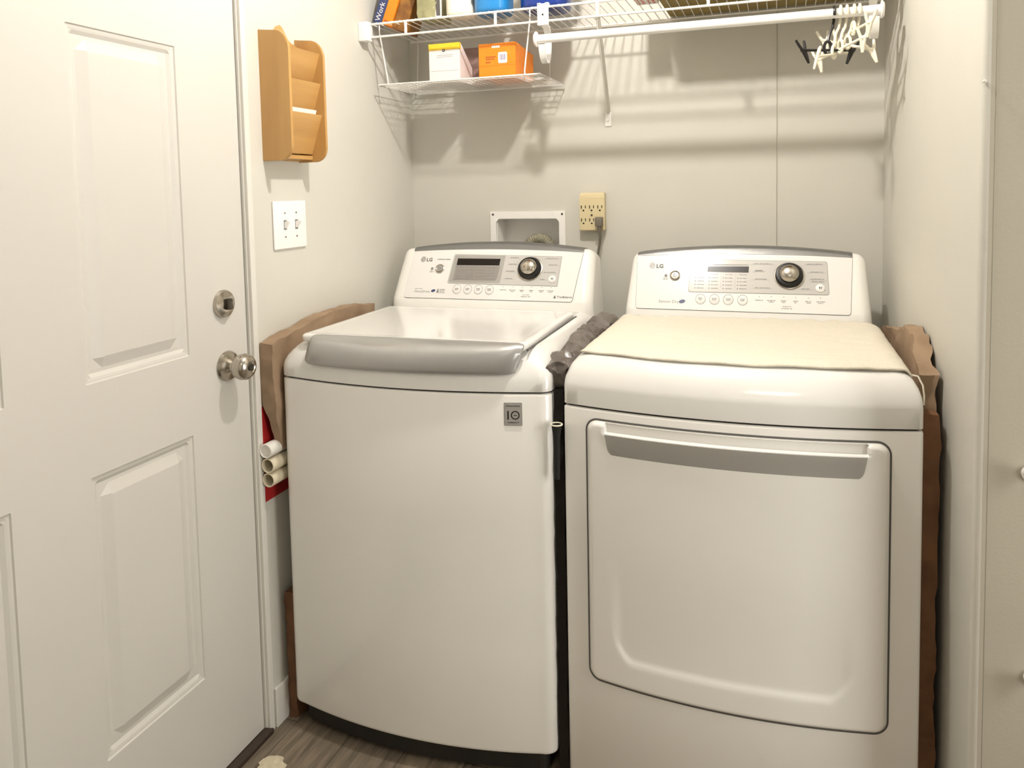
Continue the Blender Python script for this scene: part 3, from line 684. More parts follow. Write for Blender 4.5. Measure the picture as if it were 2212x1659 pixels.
# ---------------------------------------------------------------- bags in the gaps
def crumpled_box(x0, x1, y0, y1, z0, z1, nx, ny, nz, fn, amt, scale, seed, zs=1):
    bm = NB(); bmesh.ops.create_cube(bm, size=1)
    bmesh.ops.transform(bm, matrix=Matrix.Translation(((x0+x1)/2, (y0+y1)/2, (z0+z1)/2))@Matrix.Diagonal((x1-x0, y1-y0, z1-z0, 1)), verts=bm.verts)
    for ax, n in (('x', nx), ('y', ny), ('z', nz)):
        i = 'xyz'.index(ax)
        for k in range(1, n):
            lo, hi = (x0, y0, z0)[i], (x1, y1, z1)[i]; co = [0, 0, 0]; co[i] = lo+(hi-lo)*k/n; no = [0, 0, 0]; no[i] = 1
            bmesh.ops.bisect_plane(bm, geom=bm.verts[:]+bm.edges[:]+bm.faces[:], plane_co=co, plane_no=no)
    if fn:
        for v in bm.verts: v.co = fn(v.co.copy())
    crumple(bm, amt, scale, seed, zs); return bm
def clampx(bm, lo, hi):
    for v in bm.verts:
        L_ = lo(v.co) if callable(lo) else lo; H_ = hi(v.co) if callable(hi) else hi
        v.co.x = min(H_, max(L_, v.co.x))
def lf(p):
    # left kraft bag: top slopes up to the back, front end hangs lower
    t = (p.y+.03)/.49; top = .962+.035*min(1, t*2.2)-.012*max(0, t-.8)/.2
    z = p.z
    if z < .82: p.x = -.001+(p.x+.003)*(1-.45*smooth(0, .05, .82-z))
    if z > .9: z = top-(1.0-z)*.6
    return Vector((p.x, p.y+(.05 if z < .80 and p.y < 0 else 0)*max(0, (.80-z)/.2), z))
bm = crumpled_box(-.040, -.003, -.034, .455, .70, 1.0, 4, 40, 26, lf, .0042, 20, 3); clampx(bm, -.0405, .0015)
kb = tag(obj('paper_bag', bm, 'kraft', None, True, angle=25), 'folded brown kraft paper bag wedged between left wall and washer', 'paper bag')
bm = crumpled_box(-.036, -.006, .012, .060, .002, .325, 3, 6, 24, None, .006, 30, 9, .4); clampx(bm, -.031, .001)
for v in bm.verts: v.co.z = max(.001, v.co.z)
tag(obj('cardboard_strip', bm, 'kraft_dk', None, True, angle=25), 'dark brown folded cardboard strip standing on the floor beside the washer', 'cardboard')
bm = NB(); box(bm, -.0415, -.0390, -.050, .075, .572, .806, .0005); tag(obj('red_card', bm, 'red'), 'red card sheet against the left wall behind the tubes', 'card')
def pipe(name, x, z, r, y0, y1, m, label, white):
    bm = NB(); n = 28
    prof = [(r*.82, y0+.05), (r*.82, y0+.001), (r*.9, y0), (r, y0+.001), (r, y1), (r*.82, y1), (r*.82, y0+.052)]
    rg = [[bm.verts.new((x+a*math.cos(2*PI*k/n), b, z+a*math.sin(2*PI*k/n))) for k in range(n)] for a, b in prof]
    for A, B in zip(rg, rg[1:]):
        for k in range(n): bm.faces.new((A[k], A[(k+1) % n], B[(k+1) % n], B[k]))
    o = obj(name, bm, m, None, True); tag(o, label, 'tube', 'tubes stacked between the left wall and the washer')
    if white:
        bm = NB(); lathe(bm, [(.001, y0+.004), (r*.815, y0+.004), (r*.815, y0+.010), (.001, y0+.010)], 'y', (x, 0, z), 24); obj('end_plug', bm, 'tube_w', o)
    return o
pipe('pipe', -.0212, .7050, .0172, -.052, .5, 'tube_w', 'white tube with closed pale end, topmost of the three beside the washer', True)
pipe('pipe', -.0200, .6680, .0178, -.048, .5, 'tube', 'cream open-ended tube in the middle of the three beside the washer', False)
pipe('pipe', -.0212, .6320, .0172, -.046, .5, 'tube', 'cream open-ended tube, lowest of the three beside the washer', False)
# right-hand bags
def wall_x(y): return XRB+(XRF-XRB)*(YB-y)/(YB-YE)
def rf(p):
    t = (p.y-.08)/.62; top = .945+.055*min(1, t*5)-.075*max(0, (t-.35)/.65)
    z = p.z if p.z < .86 else .86+(p.z-.86)*(top-.86)/.14
    return Vector((p.x, p.y, z))
bm = crumpled_box(1.394, 1.425, .085, .70, .52, 1.0, 4, 36, 30, rf, .012, 16, 5); clampx(bm, lambda c: 1.3905 if c.z < .91 else 1.385, lambda c: wall_x(c.y)-.001)
tag(obj('paper_bag', bm, 'kraft', None, True, angle=20), 'crumpled brown paper bag stuffed between dryer and right wall, upper one', 'paper bag')
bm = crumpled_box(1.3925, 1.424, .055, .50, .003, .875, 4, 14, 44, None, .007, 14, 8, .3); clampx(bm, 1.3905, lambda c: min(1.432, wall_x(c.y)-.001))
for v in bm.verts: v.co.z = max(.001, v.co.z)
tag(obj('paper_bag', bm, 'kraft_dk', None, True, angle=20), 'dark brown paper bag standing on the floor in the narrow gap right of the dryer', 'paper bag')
# plastic bag in the centre gap, following the two rounded shoulders
def gf(p):
    t = (p.y-.02)/.45; c = (p.x-.69)/.04
    z = p.z
    top = .950+.028*min(1, t*1.6)-.030*c*c
    if z > .86: z = .86+(z-.86)*(top-.86)/.12
    w_ = .35+.65*smooth(.87, .95, z)
    return Vector((.6885+(p.x-.69)*w_, p.y+.02*(1-smooth(.88, .95, z)), z))
bm = crumpled_box(.657, .719, .015, .47, .80, .98, 10, 60, 16, gf, .0115, 24, 12)
tag(obj('plastic_bag', bm, 'bag', None, True, angle=20), 'crumpled grey-brown plastic bag stuffed between washer and dryer', 'plastic bag')
bm = crumpled_box(.6785, .6995, .012, .33, .02, .885, 3, 18, 44, None, .004, 30, 2, .6); clampx(bm, .6785, .7015)  # black filler extended to the floor so the gap reads as shaded
for v in bm.verts: v.co.z = max(.001, v.co.z)
tag(obj('plastic_bag', bm, 'black_gloss', None, True, angle=20), 'black plastic bag run down to the floor to darken the gap between washer and dryer', 'plastic bag')
t_ = thing('cup', 'dark narrow cup with pale rim standing in the gap between the machines', 'cup', (.6915, -.014, .70))
bm = NB(); lathe(bm, [(.001, .0), (.0050, .0), (.0070, .09), (.0112, .118), (.0100, .118), (.0060, .088), (.0040, .004), (.001, .004)], 'z', (0, 0, 0), 28); obj('cup_body', bm, 'dark_slot', t_, True)
bm = NB(); tube(bm, [(.0118*math.cos(a*PI/14), .0118*math.sin(a*PI/14), .1185) for a in range(28)], .0017, 8, True); obj('rim', bm, 'hanger_w', t_, True, label='pale ivory rim')

# ---------------------------------------------------------------- things on the back wall
ob = thing('washer_outlet_box', 'white recessed washer outlet box in the back wall above the washer', 'outlet box', (.365, YB, 1.16))
bm = NB()
for a in ((.238, .258, 1.075, 1.245), (.472, .492, 1.075, 1.245), (.258, .472, 1.222, 1.245), (.258, .472, 1.075, 1.090)):
    box(bm, a[0]-.365, a[1]-.365, -.006, 0, a[2]-1.16, a[3]-1.16)
for sx in (-1, 1):       # chamfered inner corners
    xx = (HX0 if sx < 0 else HX1)-.365; prism(bm, [(xx, HZ1-1.16), (xx-sx*.010, HZ1-1.16), (xx, HZ1-1.16-.010)], lambda a, b, t: (a, t, b), -.006, 0)
obj('frame', bm, 'plate', ob)
bm = NB(); d = .085
a0, a1, z0, z1 = HX0-.365+.0005, HX1-.365-.0005, HZ0-1.16+.006, HZ1-1.16-.0005
for q in ((a0, a0+.002, 0, d, z0, z1), (a1-.002, a1, 0, d, z0, z1), (a0, a1, 0, d, z1-.002, z1), (a0, a1, 0, d, z0, z0+.002), (a0, a1, d-.002, d, z0, z1)): box(bm, *q)
obj('recess', bm, 'plate', ob)
for sx in (-.117, .117):
    bm = NB(); lathe(bm, [(.001, -.006), (.0033, -.006), (.003, -.008), (.001, -.0085)], 'y', (sx, 0, .076), 14); obj('screw', bm, 'chrome_dark', ob, True)
hz = thing('drain_hose', 'grey ribbed drain hose arching inside the washer outlet box', 'hose', (.392, YB+.035, 1.10))
bm = NB(); pts = []; rad = []
for k in range(121):
    a = PI*k/120; pts.append((-.046*math.cos(a), 0, .006+.050*math.sin(a))); rad.append(.0145+.0018*(1 if (k//3) % 2 else 0))
pts = [(-.046, 0, -.012)]+pts+[(.046, 0, -.012)]; rad = [.0145]+rad+[.0145]; tube(bm, pts, rad, 16); obj('ribbed_tube', bm, 'hose', hz, True, angle=60)

pt = thing('outlet_tap', 'ivory six-outlet wall adapter on the back wall', 'outlet adapter', (.584, YB, 1.2425))
bm = NB(); prism(bm, [(0, .059), (-.020, .059), (-.030, .048), (-.031, -.059), (0, -.059)], lambda a, b, t: (t, a, b), -.0395, .0395)
bmesh.ops.bevel(bm, geom=[e for e in bm.edges], offset=.003, segments=2, affect='EDGES'); obj('housing', bm, 'ivory', pt, True)
for row, z in ((0, .014), (1, -.026)):
    for i, x in enumerate((-.026, 0, .026)):
        if row == 1 and i == 2: continue
        bm = NB(); y = -.0310
        box(bm, x-.0075, x-.0050, y-.0006, y+.002, z-.004, z+.006); box(bm, x+.0050, x+.0072, y-.0006, y+.002, z-.003, z+.006)
        lathe(bm, [(.001, y+.002), (.0027, y+.002), (.0027, y-.0006), (.001, y-.0006)], 'y', (x, 0, z-.0095), 12); obj('socket', bm, 'dark_slot', pt)
bm = NB(); lathe(bm, [(.001, -.0305), (.003, -.0305), (.003, -.0325), (.001, -.0328)], 'y', (0, 0, -.010), 12); obj('screw', bm, 'chrome_dark', pt, True)
pc = thing('power_plug', 'grey-brown plug with its cord running down behind the washer', 'plug', (.6095, YB-.031, 1.213))
bm = NB(); box(bm, -.0115, .0115, -.021, -.001, -.015, .014, .003); obj('plug_body', bm, 'cord', pc, True)
bm = NB(); tube(bm, [(0, -.012, -.012), (.002, -.013, -.028), (.003, -.008, -.046), (-.001, 0, -.066), (-.008, .005, -.10), (-.018, .010, -.20), (-.02, .012, -.40)], [.006, .0055, .0042, .004, .004, .004, .004], 10); obj('cord', bm, 'cord', pc, True)

# ---------------------------------------------------------------- things on the left wall
sw = thing('light_switch', 'white double toggle switch plate on the left wall', 'light switch', (XL, .104, 1.2385))
bm = NB(); box(bm, 0, .006, -.067, .067, -.060, .060, .0025, 3); obj('wall_plate', bm, 'plate', sw, True)
for y in (-.0235, .0235):
    bm = NB(); box(bm, .0058, .0066, y-.0055, y+.0055, -.0125, .0125); ts = obj('toggle_slot', bm, 'ink_lt', sw)
    bm = NB(); prism(bm, [(.004, -.006), (.004, .006), (.018, .0125), (.019, .008), (.0085, -.008)], lambda a, b, t: (a, t, b), y-.004, y+.004); obj('toggle', bm, 'plate', sw)
    for z in (-.030, .030):
        bm = NB(); lathe(bm, [(.001, .006), (.0028, .006), (.0024, .0072), (.001, .0073)], 'x', (0, y, z), 12); obj('screw', bm, 'chrome', sw, True)

mo = thing('mail_organizer', 'oak three-pocket letter rack hung on the left wall above the switch', 'letter rack', (XL, .012, 1.396))
MW, MH = .153, .315
def side_prof():
    pts = [(0, 0)]
    for k in range(7): a = -PI/2+PI/2*k/6; pts.append((.050+.033*math.cos(a), .033+.033*math.sin(a)))
    for k in range(9): a = PI/2*k/8; pts.append((.043+.040*math.cos(a), .262+.046*math.sin(a)))
    pts += [(.012, MH-.004), (0, MH-.002)]
    return pts
for y0 in (0, MW-.009):
    bm = NB(); prism(bm, side_prof(), lambda a, b, t: (a+.0002, t, b), y0, y0+.009)
    bmesh.ops.bevel(bm, geom=[e for e in bm.edges if e.calc_length() < .3 and abs(e.verts[0].co.y-e.verts[1].co.y) < 1e-6], offset=.0015, segments=2, affect='EDGES')
    obj('side_panel', bm, 'wood', mo, True, angle=40)
bm = NB(); pts = [(.009, .003), (MW-.009, .003), (MW-.009, MH-.030)]
for k in range(15):
    u = k/14; y = MW-.012-(MW-.024)*u; z = MH-.018+.040*math.exp(-((u-.5)/.20)**2); pts.append((y, z))
pts.append((.009, MH-.030)); prism(bm, pts, lambda a, b, t: (t, a, b), .0003, .008); obj('back_board', bm, 'wood', mo)
for (za, zb_, xa, xb) in ((.186, .272, .045, .074), (.108, .197, .045, .074), (.020, .118, .042, .075)):
    bm = NB(); prism(bm, [(xa-.006, za), (xa, za), (xb, zb_), (xb-.006, zb_)], lambda a, b, t: (a, t, b), .009, MW-.009); obj('pocket_board', bm, 'wood_board', mo)
bm = NB(); box(bm, .008, .044, .009, MW-.009, .006, .016, .001); obj('bottom_board', bm, 'wood_board', mo)
ev = NB(); prism(ev, [(0, 0), (.105, 0), (.105, .112), (.004, .112)], lambda a, b, t: (t, a, b), 0, .0012); ev.transform(Matrix.Translation((XL+.036, .038, 1.418))@Matrix.Rotation(R(16), 4, 'Y')@Matrix.Rotation(R(0), 4, 'X'))
tag(obj('envelope', ev, 'paper'), 'white card standing in the lowest pocket of the letter rack', 'card')

# ---------------------------------------------------------------- wire shelf
SZ, SY0 = 1.811, .495
sh = thing('wire_shelf', 'white ventilated wire shelf across the alcove above the machines', 'shelf', (.68, .62, SZ))
def L(x, y, z): return (x-.68, y-.62, z-SZ)
x0s, x1s = -.030, 1.398
bm = NB()
i = 0
while x0s+.012+i*.0254 < x1s:
    x = x0s+.012+i*.0254; tube(bm, [L(x, YB-.012, SZ+.002), L(x, SY0+.004, SZ+.004), L(x, SY0, SZ+.003)], .00145, 6); i += 1
obj('deck_wires', bm, 'vinyl', sh, True)
for nm, y, z, r in (('front_rail', SY0, SZ, .0032), ('lip_rail', SY0-.001, SZ-.038, .0032), ('middle_rail', .65, SZ-.002, .0028), ('back_rail', YB-.012, SZ-.001, .0032)):
    bm = NB(); tube(bm, [L(x0s, y, z), L(x1s, y, z)], r, 10); obj(nm, bm, 'vinyl', sh, True)
for x in (.104, .383, .673, .962, 1.245):
    bm = NB(); tube(bm, [L(x, SY0-.001, SZ), L(x, SY0-.001, SZ-.038)], .0042, 10); obj('lip_post', bm, 'vinyl', sh, True)
bm = NB(); box(bm, *(a for q in ((-.0418-.68, -.010-.68), (SY0-.022-.62, SY0+.010-.62), (-.050, .006)) for a in q), .003); obj('end_bracket', bm, 'plate', sh, True)
bm = NB(); tube(bm, [L(.674, SY0, SZ-.006), L(.673, SY0+.010, SZ-.045), L(.636, YB-.010, 1.555), L(.633, YB-.004, 1.545)], .0062, 10); br_ = obj('diagonal_brace', bm, 'grey_brace', sh, True)
bm = NB(); box(bm, .624-.68, .643-.68, YB-.004-.62, YB-.62, 1.505-SZ, 1.548-SZ, .001); lathe(bm, [(.001, YB-.004-.62), (.0045, YB-.004-.62), (.0035, YB-.008-.62), (.001, YB-.0085-.62)], 'y', (.633-.68, 0, 1.523-SZ), 12); obj('brace_foot', bm, 'plate', sh, True)

# rod hooks and rod
def hook(x, label):
    h = thing('rod_hook', label, 'rod hook', (x, SY0, SZ), 0, 'hooks holding the closet rod')
    bm = NB(); box(bm, -.016, .016, -.010, -.0055, -.050, .008, .0015); box(bm, -.016, -.006, -.010, .006, .004, .010, .001); box(bm, .006, .016, -.010, .006, .004, .010, .001); c_ = obj('clip', bm, 'plate', h, True)
    bm = NB(); lathe(bm, [(.001, -.0100), (.0028, -.0100), (.0028, -.0108), (.001, -.0108)], 'y', (0, 0, -.022), 12); obj('clip_hole', bm, 'dark_slot', c_)
    P = [(-.006, -.042), (.010, -.046), (.026, -.050), (.036, -.068), (.040, -.095), (.037, -.120), (.026, -.142), (.010, -.150), (-.006, -.144), (-.018, -.126), (-.024, -.104)]
    # smooth the profile
    Q = []
    for a, b in zip(P, P[1:]): Q += [(a[0]*(1-t)+b[0]*t, a[1]*(1-t)+b[1]*t) for t in (0, .33, .66)]
    Q.append(P[-1])
    for _ in range(3): Q = [Q[0]]+[((Q[i-1][0]+Q[i][0]*2+Q[i+1][0])/4, (Q[i-1][1]+Q[i][1]*2+Q[i+1][1])/4) for i in range(1, len(Q)-1)]+[Q[-1]]
    bm = NB(); rg = []
    for i, (y, z) in enumerate(Q):
        a = Q[max(0, i-1)]; b = Q[min(len(Q)-1, i+1)]; ty, tz = b[0]-a[0], b[1]-a[1]; l_ = math.hypot(ty, tz); ny, nz = -tz/l_*.0028, ty/l_*.0028; w2 = .009
        rg.append([(-w2, y+ny, z+nz), (w2, y+ny, z+nz), (w2, y-ny, z-nz), (-w2, y-ny, z-nz)])
    loft(bm, rg); obj('hook_arm', bm, 'plate', h, True, angle=50)
    return h
hook(.524, 'white plastic rod hook clipped to the shelf at the left end of the rod')
hook(1.348, 'white plastic rod hook on the right end of the closet rod beside the hangers')
RZ, RY, RX0, RX1 = 1.722, .475, .508, 1.362
rd = thing('closet_rod', 'white closet rod hanging under the front of the wire shelf', 'rod', ((RX0+RX1)/2, RY, RZ))
hx = (RX1-RX0)/2
bm = NB(); lathe(bm, [(.001, -hx), (.0118, -hx), (.0118, hx), (.001, hx)], 'x', n=24); obj('tube', bm, 'rod', rd, True)
for s_ in (-1, 1):
    bm = NB(); lathe(bm, [(.001, s_*(hx+.006)), (.016, s_*(hx+.005)), (.0205, s_*(hx+.001)), (.0205, s_*(hx-.002)), (.0125, s_*(hx-.003)), (.0122, s_*(hx-.010)), (.001, s_*(hx-.010))], 'x', n=24); obj('end_cap', bm, 'plate', rd, True)

# under-shelf basket
BZ = 1.638; bk = thing('hanging_basket', 'small white wire basket hung under the left end of the shelf', 'basket', (.31, .50, BZ))
def LB(x, y, z): return (x-.31, y-.50, z-BZ)
bx0, bx1, by0, by1 = -.010, .500, .530, .782
bm = NB(); xx = bx0
n_ = 24
for i in range(n_+1): x = bx0+(bx1-bx0)*i/n_; tube(bm, [LB(x, by0, BZ), LB(x, by1, BZ)], .0011, 6)
for i in range(12): y = by0+(by1-by0)*i/11; tube(bm, [LB(bx0, y, BZ-.0015), LB(bx1, y, BZ-.0015)], .0011, 6)
obj('mesh_floor', bm, 'basket', bk, True)
bm = NB(); tube(bm, [LB(*p) for p in ((bx0, by0, BZ), (bx1, by0, BZ), (bx1, by1, BZ), (bx0, by1, BZ))], .0026, 8, True); obj('floor_frame', bm, 'basket', bk, True)
for x, xt in ((.022, .002), (.455, .475)):
    bm = NB(); tube(bm, [LB(x, by0, BZ), LB(x-.002, by0+.003, BZ+.010), LB(xt, SY0+.028, SZ-.020), LB(xt, SY0+.028, SZ+.004), LB(xt, SY0+.032, SZ+.0075), LB(xt, .62, SZ+.0080)], .0022, 8); obj('hanging_arm', bm, 'basket', bk, True)
for x, xt in ((bx0+.004, .002), (.452, .458)):
    bm = NB(); tube(bm, [LB(x, by1-.003, BZ), LB(xt, by1-.004, SZ-.020), LB(xt, by1-.006, SZ+.0075), LB(xt, by1-.04, SZ+.0080)], .0018, 8); obj('rear_arm', bm, 'basket', bk, True)
# cartons in the basket
def wedge_carton(name, label, x0, x1, y0, dep, z0, z1, zback, m, rot):
    o = thing(name, label, 'carton', ((x0+x1)/2, y0, z0), rot, 'cartons in the hanging basket'); w2 = (x1-x0)/2; h = z1-z0
    bm = NB(); prism(bm, [(0, 0), (dep, 0), (dep, zback), (.012, h), (0, h)], lambda a, b, t: (t, a, b), -w2, w2)
    bmesh.ops.bevel(bm, geom=bm.edges[:], offset=.0012, segments=2, affect='EDGES'); obj('carton_body', bm, m, o, True)
    return o, w2, h
o, w2, h = wedge_carton('carton', 'pale pink-white carton with yellow band, left one in the hanging basket', .151, .249, .547, .100, BZ+.0045, 1.748, .045, 'pinkwhite', R(1))
bm = NB(); box(bm, -w2-.0002, w2+.0002, -.0006, .010, h-.0185, h+.0004); obj('yellow_band', bm, 'yellow', o)
bm = NB(); lathe(bm, [(.001, -.0006), (.0042, -.0006), (.0042, -.0012), (.001, -.0012)], 'y', (-.001, 0, h-.020), 20); dt = obj('round_mark', bm, 'black', o)
bm = NB(); lathe(bm, [(.001, -.0012), (.0016, -.0012), (.0016, -.0015), (.001, -.0015)], 'y', (-.001, 0, h-.020), 14); obj('mark_centre', bm, 'paper', dt)
bm = NB()
for zz, a, b in ((h-.034, -.022, .026), (h-.039, -.024, .024)):
    x = a
    while x < b: box(bm, x, x+.0022, -.0004, .0001, zz-.0008, zz+.0008); x += .0034
box(bm, -w2+.004, w2-.004, -.0004, .0001, .026, .0266); obj('carton_print', bm, 'ink_lt', o)
o, w2, h = wedge_carton('carton', 'bright orange carton with bar code, right one in the hanging basket', .309, .422, .547, .165, BZ+.0045, 1.736, .082, 'orange', R(0))
bm = NB(); prism(bm, rrect(.004, .031, .036, .067, .004), lambda a, b, t: (a, t, b), -.0008, .0001); lb = obj('code_label', bm, 'paper', o)
bm = NB(); x = .009
for wd in (.002, .001, .003, .001, .002, .0028, .001): box(bm, x, x+wd, -.0012, -.0007, .045, .061); x += wd+.0009
obj('bar_code', bm, 'grey_print', lb)
bm = NB()
for zz, a, b in ((.055, -.034, -.008), (.049, -.034, -.012), (.040, -.034, -.020)):
    x = a
    while x < b: box(bm, x, x+.0035, -.0005, .0001, zz-.002, zz+.002); x += .0052
box(bm, -w2+.003, w2-.002, -.0004, .0001, .030, .0304); obj('carton_print', bm, 'orange_dk', o)
bm = NB(); 
for x in (-.012, -.006, 0, .006): lathe(bm, [(.001, -.0006), (.0038, -.0006), (.0038, .0001), (.001, .0001)], 'y', (x, 0, h-.010), 10)
obj('pale_print', bm, 'paper', o)

bm = NB(); box(bm, .215, .300, .655, .772, BZ+.0045, 1.750, .0015); tag(obj('carton', bm, 'mauve', None, True), 'dull mauve carton at the back of the hanging basket between white and orange cartons', 'carton', 'cartons in the hanging basket')
# ---------------------------------------------------------------- things on the shelf
TZ = SZ+.0062
# tilted box with work light
wl = thing('work_light_box', 'navy and orange work light box leaning at the left end of the shelf', 'box', (-.025, .535, TZ+.012))
wl.rotation_euler = (0, R(21), R(4))
bm = NB(); box(bm, 0, .028, 0, .10, 0, .20, .001); obj('navy_side', bm, 'navy', wl)
obj('box_lettering', text_mesh('Work Light', .023, Matrix(((0, -1, 0, .020), (0, 0, -1, -.0003), (1, 0, 0, .006), (0, 0, 0, 1))), .0002), 'paper', wl)
bm = NB(); box(bm, .0285, .060, -.001, .10, 0.002, .20, .001); obj('orange_side', bm, 'orange', wl)
bm = NB()
for q in range(3): box(bm, .034+.006*q, .038+.006*q, -.0016, -.0008, .010, .016)
obj('orange_print', bm, 'orange_dk', wl)
bm = NB(); box(bm, .0605, .108, .004, .10, -.0, .19, .004); obj('amber_side', bm, 'amber', wl, True)
# olive film pack
bm = crumpled_box(.132, .195, .51, .62, TZ, TZ+.16, 10, 10, 16, None, .006, 25, 4)
for v in bm.verts: v.co.z = max(v.co.z, TZ)
tag(obj('plastic_packet', bm, 'olive', None, True, angle=25), 'crinkled olive plastic packet on the shelf beside the work light box', 'packet')
# white pouch with curved edge
bm = NB(); pts = [(.186, TZ+.02), (.2, TZ), (.214, TZ), (.214, TZ+.15), (.160, TZ+.15), (.170, TZ+.06)]; prism(bm, pts, lambda a, b, t: (a-.006, t, b), .512, .520)
po = tag(obj('white_pouch', bm, 'paper'), 'white pouch with curved edge between olive packet and cream bottle', 'pouch')
bm = NB(); prism(bm, [(.2015, TZ+.004), (.2130, TZ+.004), (.2130, TZ+.14), (.196, TZ+.14), (.198, TZ+.05)], lambda a, b, t: (a-.006, t, b), .511, .5125); obj('dark_print', bm, 'ink', po)
# bottles
def bottle(name, label, x, y, w, d, h, m, capm, handle=False):
    o = thing(name, label, 'bottle', (x, y, TZ)); bm = NB(); rg = []
    for z, s in ((0, .86), (.004, .95), (.012, 1), (h*.55, 1), (h*.72, .93), (h*.82, .72), (h*.88, .42), (h*.9, .34), (h*.95, .34)):
        rg.append([(a*s, b*s, z) for a, b in rrect(-w/2, w/2, -d/2, d/2, min(w, d)*.38, 6)])
    loft(bm, rg); obj('bottle_body', bm, m, o, True, angle=50)
    bm = NB(); r = min(w, d)*.24; lathe(bm, [(.001, h*.94), (r, h*.94), (r, h*1.08), (r*.8, h*1.1), (.001, h*1.1)], 'z', n=20); obj('cap', bm, capm, o, True)
    if handle:
        bm = NB(); tube(bm, [(w*.42, 0, h*.45), (w*.62, 0, h*.5), (w*.66, 0, h*.66), (w*.52, 0, h*.8), (w*.30, 0, h*.82)], .011, 10); obj('handle', bm, m, o, True)
    return o
bottle('cream_bottle', 'cream-white bottle on the shelf left of the blue jug', .258, .548, .082, .075, .20, 'cream', 'plate')
b1 = bottle('blue_jug', 'bright blue detergent jug on the shelf, left of the navy jug', .355, .562, .100, .115, .24, 'blue', 'plate', True)
b2 = bottle('navy_jug', 'dark blue detergent jug on the shelf behind the left rod hook', .507, .578, .138, .13, .25, 'darkblue', 'blue', True)
for o, x, s_ in ((b1, .01, .115), (b2, .01, .13)):
    bm = NB(); prism(bm, [(-.04, .05), (.02, .03), (.045, .05), (.045, .13), (-.04, .13)], lambda a, b, t: (a, t, b), -s_/2-.0012, -s_/2+.003); obj('label_patch', bm, 'paper', o)
# cardboard box and small packet
cb = thing('cardboard_box', 'large brown cardboard box on the right half of the wire shelf', 'box', (1.08, .65, TZ))
bm = NB(); box(bm, -.255, .255, -.135, .140, 0, .21, .002); obj('box_body', bm, 'cardboard', cb)
bm = NB(); box(bm, -.2558, .2558, -.025, .030, .2096, .2106); box(bm, .2548, .2558, -.025, .030, .15, .21); obj('tape', bm, 'kraft', cb)
bm = NB(); box(bm, -.03, .03, -.035, .035, 0, .09, .002); pk = obj('small_packet', bm, 'paper'); tag(pk, 'white packet with red checks on the shelf touching the cardboard box', 'packet'); pk.location = (.790, .575, TZ)
bm = NB()
for q in range(4):
    for r in range(3): box(bm, -.026+q*.014, -.018+q*.014, -.0356, -.0349, .004+r*.012, .010+r*.012)
    for r in range(3): box(bm, -.026+q*.014, -.018+q*.014, -.03+r*.02, -.02+r*.02, -.0005, .0005)
obj('red_checks', bm, 'red_print', pk)

# ---------------------------------------------------------------- hangers
def clip_hanger(name, label, m, x, zr, yaw, half, drop, tilt, seed):
    """small clip hanger; local bar runs along local x"""
    o = thing(name, label, 'hanger', (x, RY, RZ+.0118+.0033), yaw, 'clip hangers at the right end of the rod'); rnd = random.Random(seed)
    o.rotation_euler = (0, 0, 0)
    cy, sy = math.cos(yaw), math.sin(yaw)
    bm = NB(); pts = []
    # hook curls over the rod in the y-z plane, then the shank drops
    for k in range(13):
        a = PI*1.15-PI*1.15*k/12
        pts.append((0, .0155*math.cos(a), -.0148+.0155*math.sin(a)))
    pts += [(0, .0150, -.030), (-.003, .010, -.048), (-.010, .002, -.062), (-.014, 0, -drop+.018)]
    obj('hook', (tube(bm, pts, .0034, 8), bm)[1], m, o, True)
    bm = NB(); tube(bm, [(-.014+.008*math.cos(a*PI/9)*cy, .008*math.cos(a*PI/9)*sy, -drop+.006+.015*math.sin(a*PI/9)) for a in range(18)], .0036, 8, True); obj('eye', bm, m, o, True)
    bm = NB(); A = Vector((-.014-half*cy, -half*sy, -drop-tilt)); B = Vector((-.014+half*cy, half*sy, -drop+tilt)); tube(bm, [A, (A+B)/2, B], .0034, 8); obj('bar', bm, m, o, True)
    for P in (A, B):
        bm = NB(); d = Vector((cy, sy, 0)); ln = .034; sp = .013; an = rnd.uniform(-.5, .5); pr = (Vector((-sy, cy, 0))*.6+d*.8).normalized()
        ax = (Vector((0, 0, 1))*math.cos(an)+d*math.sin(an)); 
        for s_ in (-1, 1):
            q0 = P+ax*ln*.75+pr*s_*sp; q1 = P+pr*s_*.0045; q2 = P-ax*ln*.55+pr*s_*.0022; q3 = P-ax*ln+pr*s_*.0005
            tube(bm, [q0, (q0+q1)/2+pr*s_*.001, q1, q2, q3], [.0030, .0036, .0038, .0034, .0026], 8)
        tube(bm, [P-pr*.007, P+pr*.007], .0045, 10)
        obj('clip', bm, m, o, True)
    return o
clip_hanger('clip_hanger', 'black plastic clip hanger, leftmost on the closet rod', 'hanger_b', 1.258, 0, R(8), .055, .101, -.003, 1)
clip_hanger('clip_hanger', 'ivory plastic clip hanger hanging directly behind the black one', 'hanger_w', 1.272, 0, R(58), .075, .112, .012, 2)
clip_hanger('clip_hanger', 'ivory plastic clip hanger in the middle of the ivory ones', 'hanger_w', 1.286, 0, R(-50), .070, .100, .014, 3)
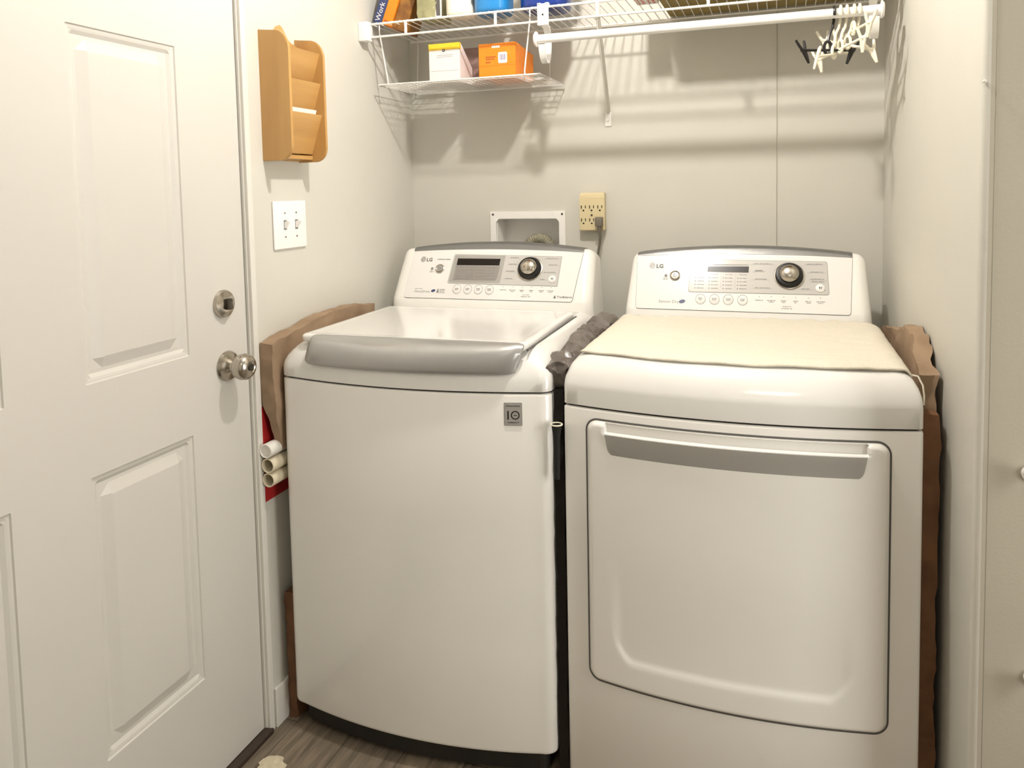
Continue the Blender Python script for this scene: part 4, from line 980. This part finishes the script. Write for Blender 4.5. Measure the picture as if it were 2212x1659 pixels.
clip_hanger('clip_hanger', 'ivory plastic clip hanger on the rod, second from the right end', 'hanger_w', 1.302, 0, R(-35), .060, .092, -.02, 4)
clip_hanger('clip_hanger', 'ivory plastic clip hanger, rightmost beside the right rod hook', 'hanger_w', 1.314, 0, R(-65), .070, .060, .006, 5)

# ---------------------------------------------------------------- small things at the edges
sc = NB(); pts = []
for k in range(26):
    a = 2*PI*k/26; r = .030+.011*noise.noise(Vector((math.cos(a)*1.7, math.sin(a)*1.7, 4)))+.006*noise.noise(Vector((math.cos(a)*6, math.sin(a)*6, 9)))
    pts.append((.028+r*1.05*math.cos(a), -.140+r*.95*math.sin(a)))
prism(sc, pts, lambda a, b, t: (a, b, t), .0004, .0016); tag(obj('floor_scrap', sc, 'floor_scrap'), 'pale ragged scrap lying on the floor in front of the washer', 'scrap')
def wall_knob(z, x, label):
    o = thing('wall_hook', label, 'hook', (x, YE, z), 0, 'white hooks on the return wall')
    bm = NB(); lathe(bm, [(.001, 0), (.013, 0), (.0135, -.004), (.006, -.006), (.005, -.018), (.011, -.024), (.012, -.031), (.007, -.036), (.001, -.037)], 'y', n=24); obj('peg', bm, 'plate', o, True)
wall_knob(.842, 1.522, 'upper white round hook at the right edge on the return wall')
wall_knob(.500, 1.532, 'lower white round hook at the right edge on the return wall')
bm = NB(); bmesh.ops.create_uvsphere(bm, u_segments=14, v_segments=10, radius=.003, matrix=Matrix.Translation((1.446, YE-.0005, 1.473))); tag(obj('wall_nail', bm, 'trim', None, True), 'small painted-over nail head near the corner of the return wall', 'nail')
# dark bag on the floor by the door
bg_ = NB(); rg = []
for z, s in ((0, .8), (.01, .95), (.08, 1), (.16, .97), (.23, .82), (.28, .5), (.30, .2)):
    rg.append([(.06+.075*s*math.cos(2*PI*k/24), -.765+.090*s*math.sin(2*PI*k/24), z+.001) for k in range(24)])
loft(bg_, rg); crumple(bg_, .006, 20, 5, .2)
for v in bg_.verts: v.co.z = max(.001, v.co.z)
tag(obj('dark_bag', bg_, 'black', None, True, angle=60), 'dark olive bag on the floor at the lower left corner by the door', 'bag')
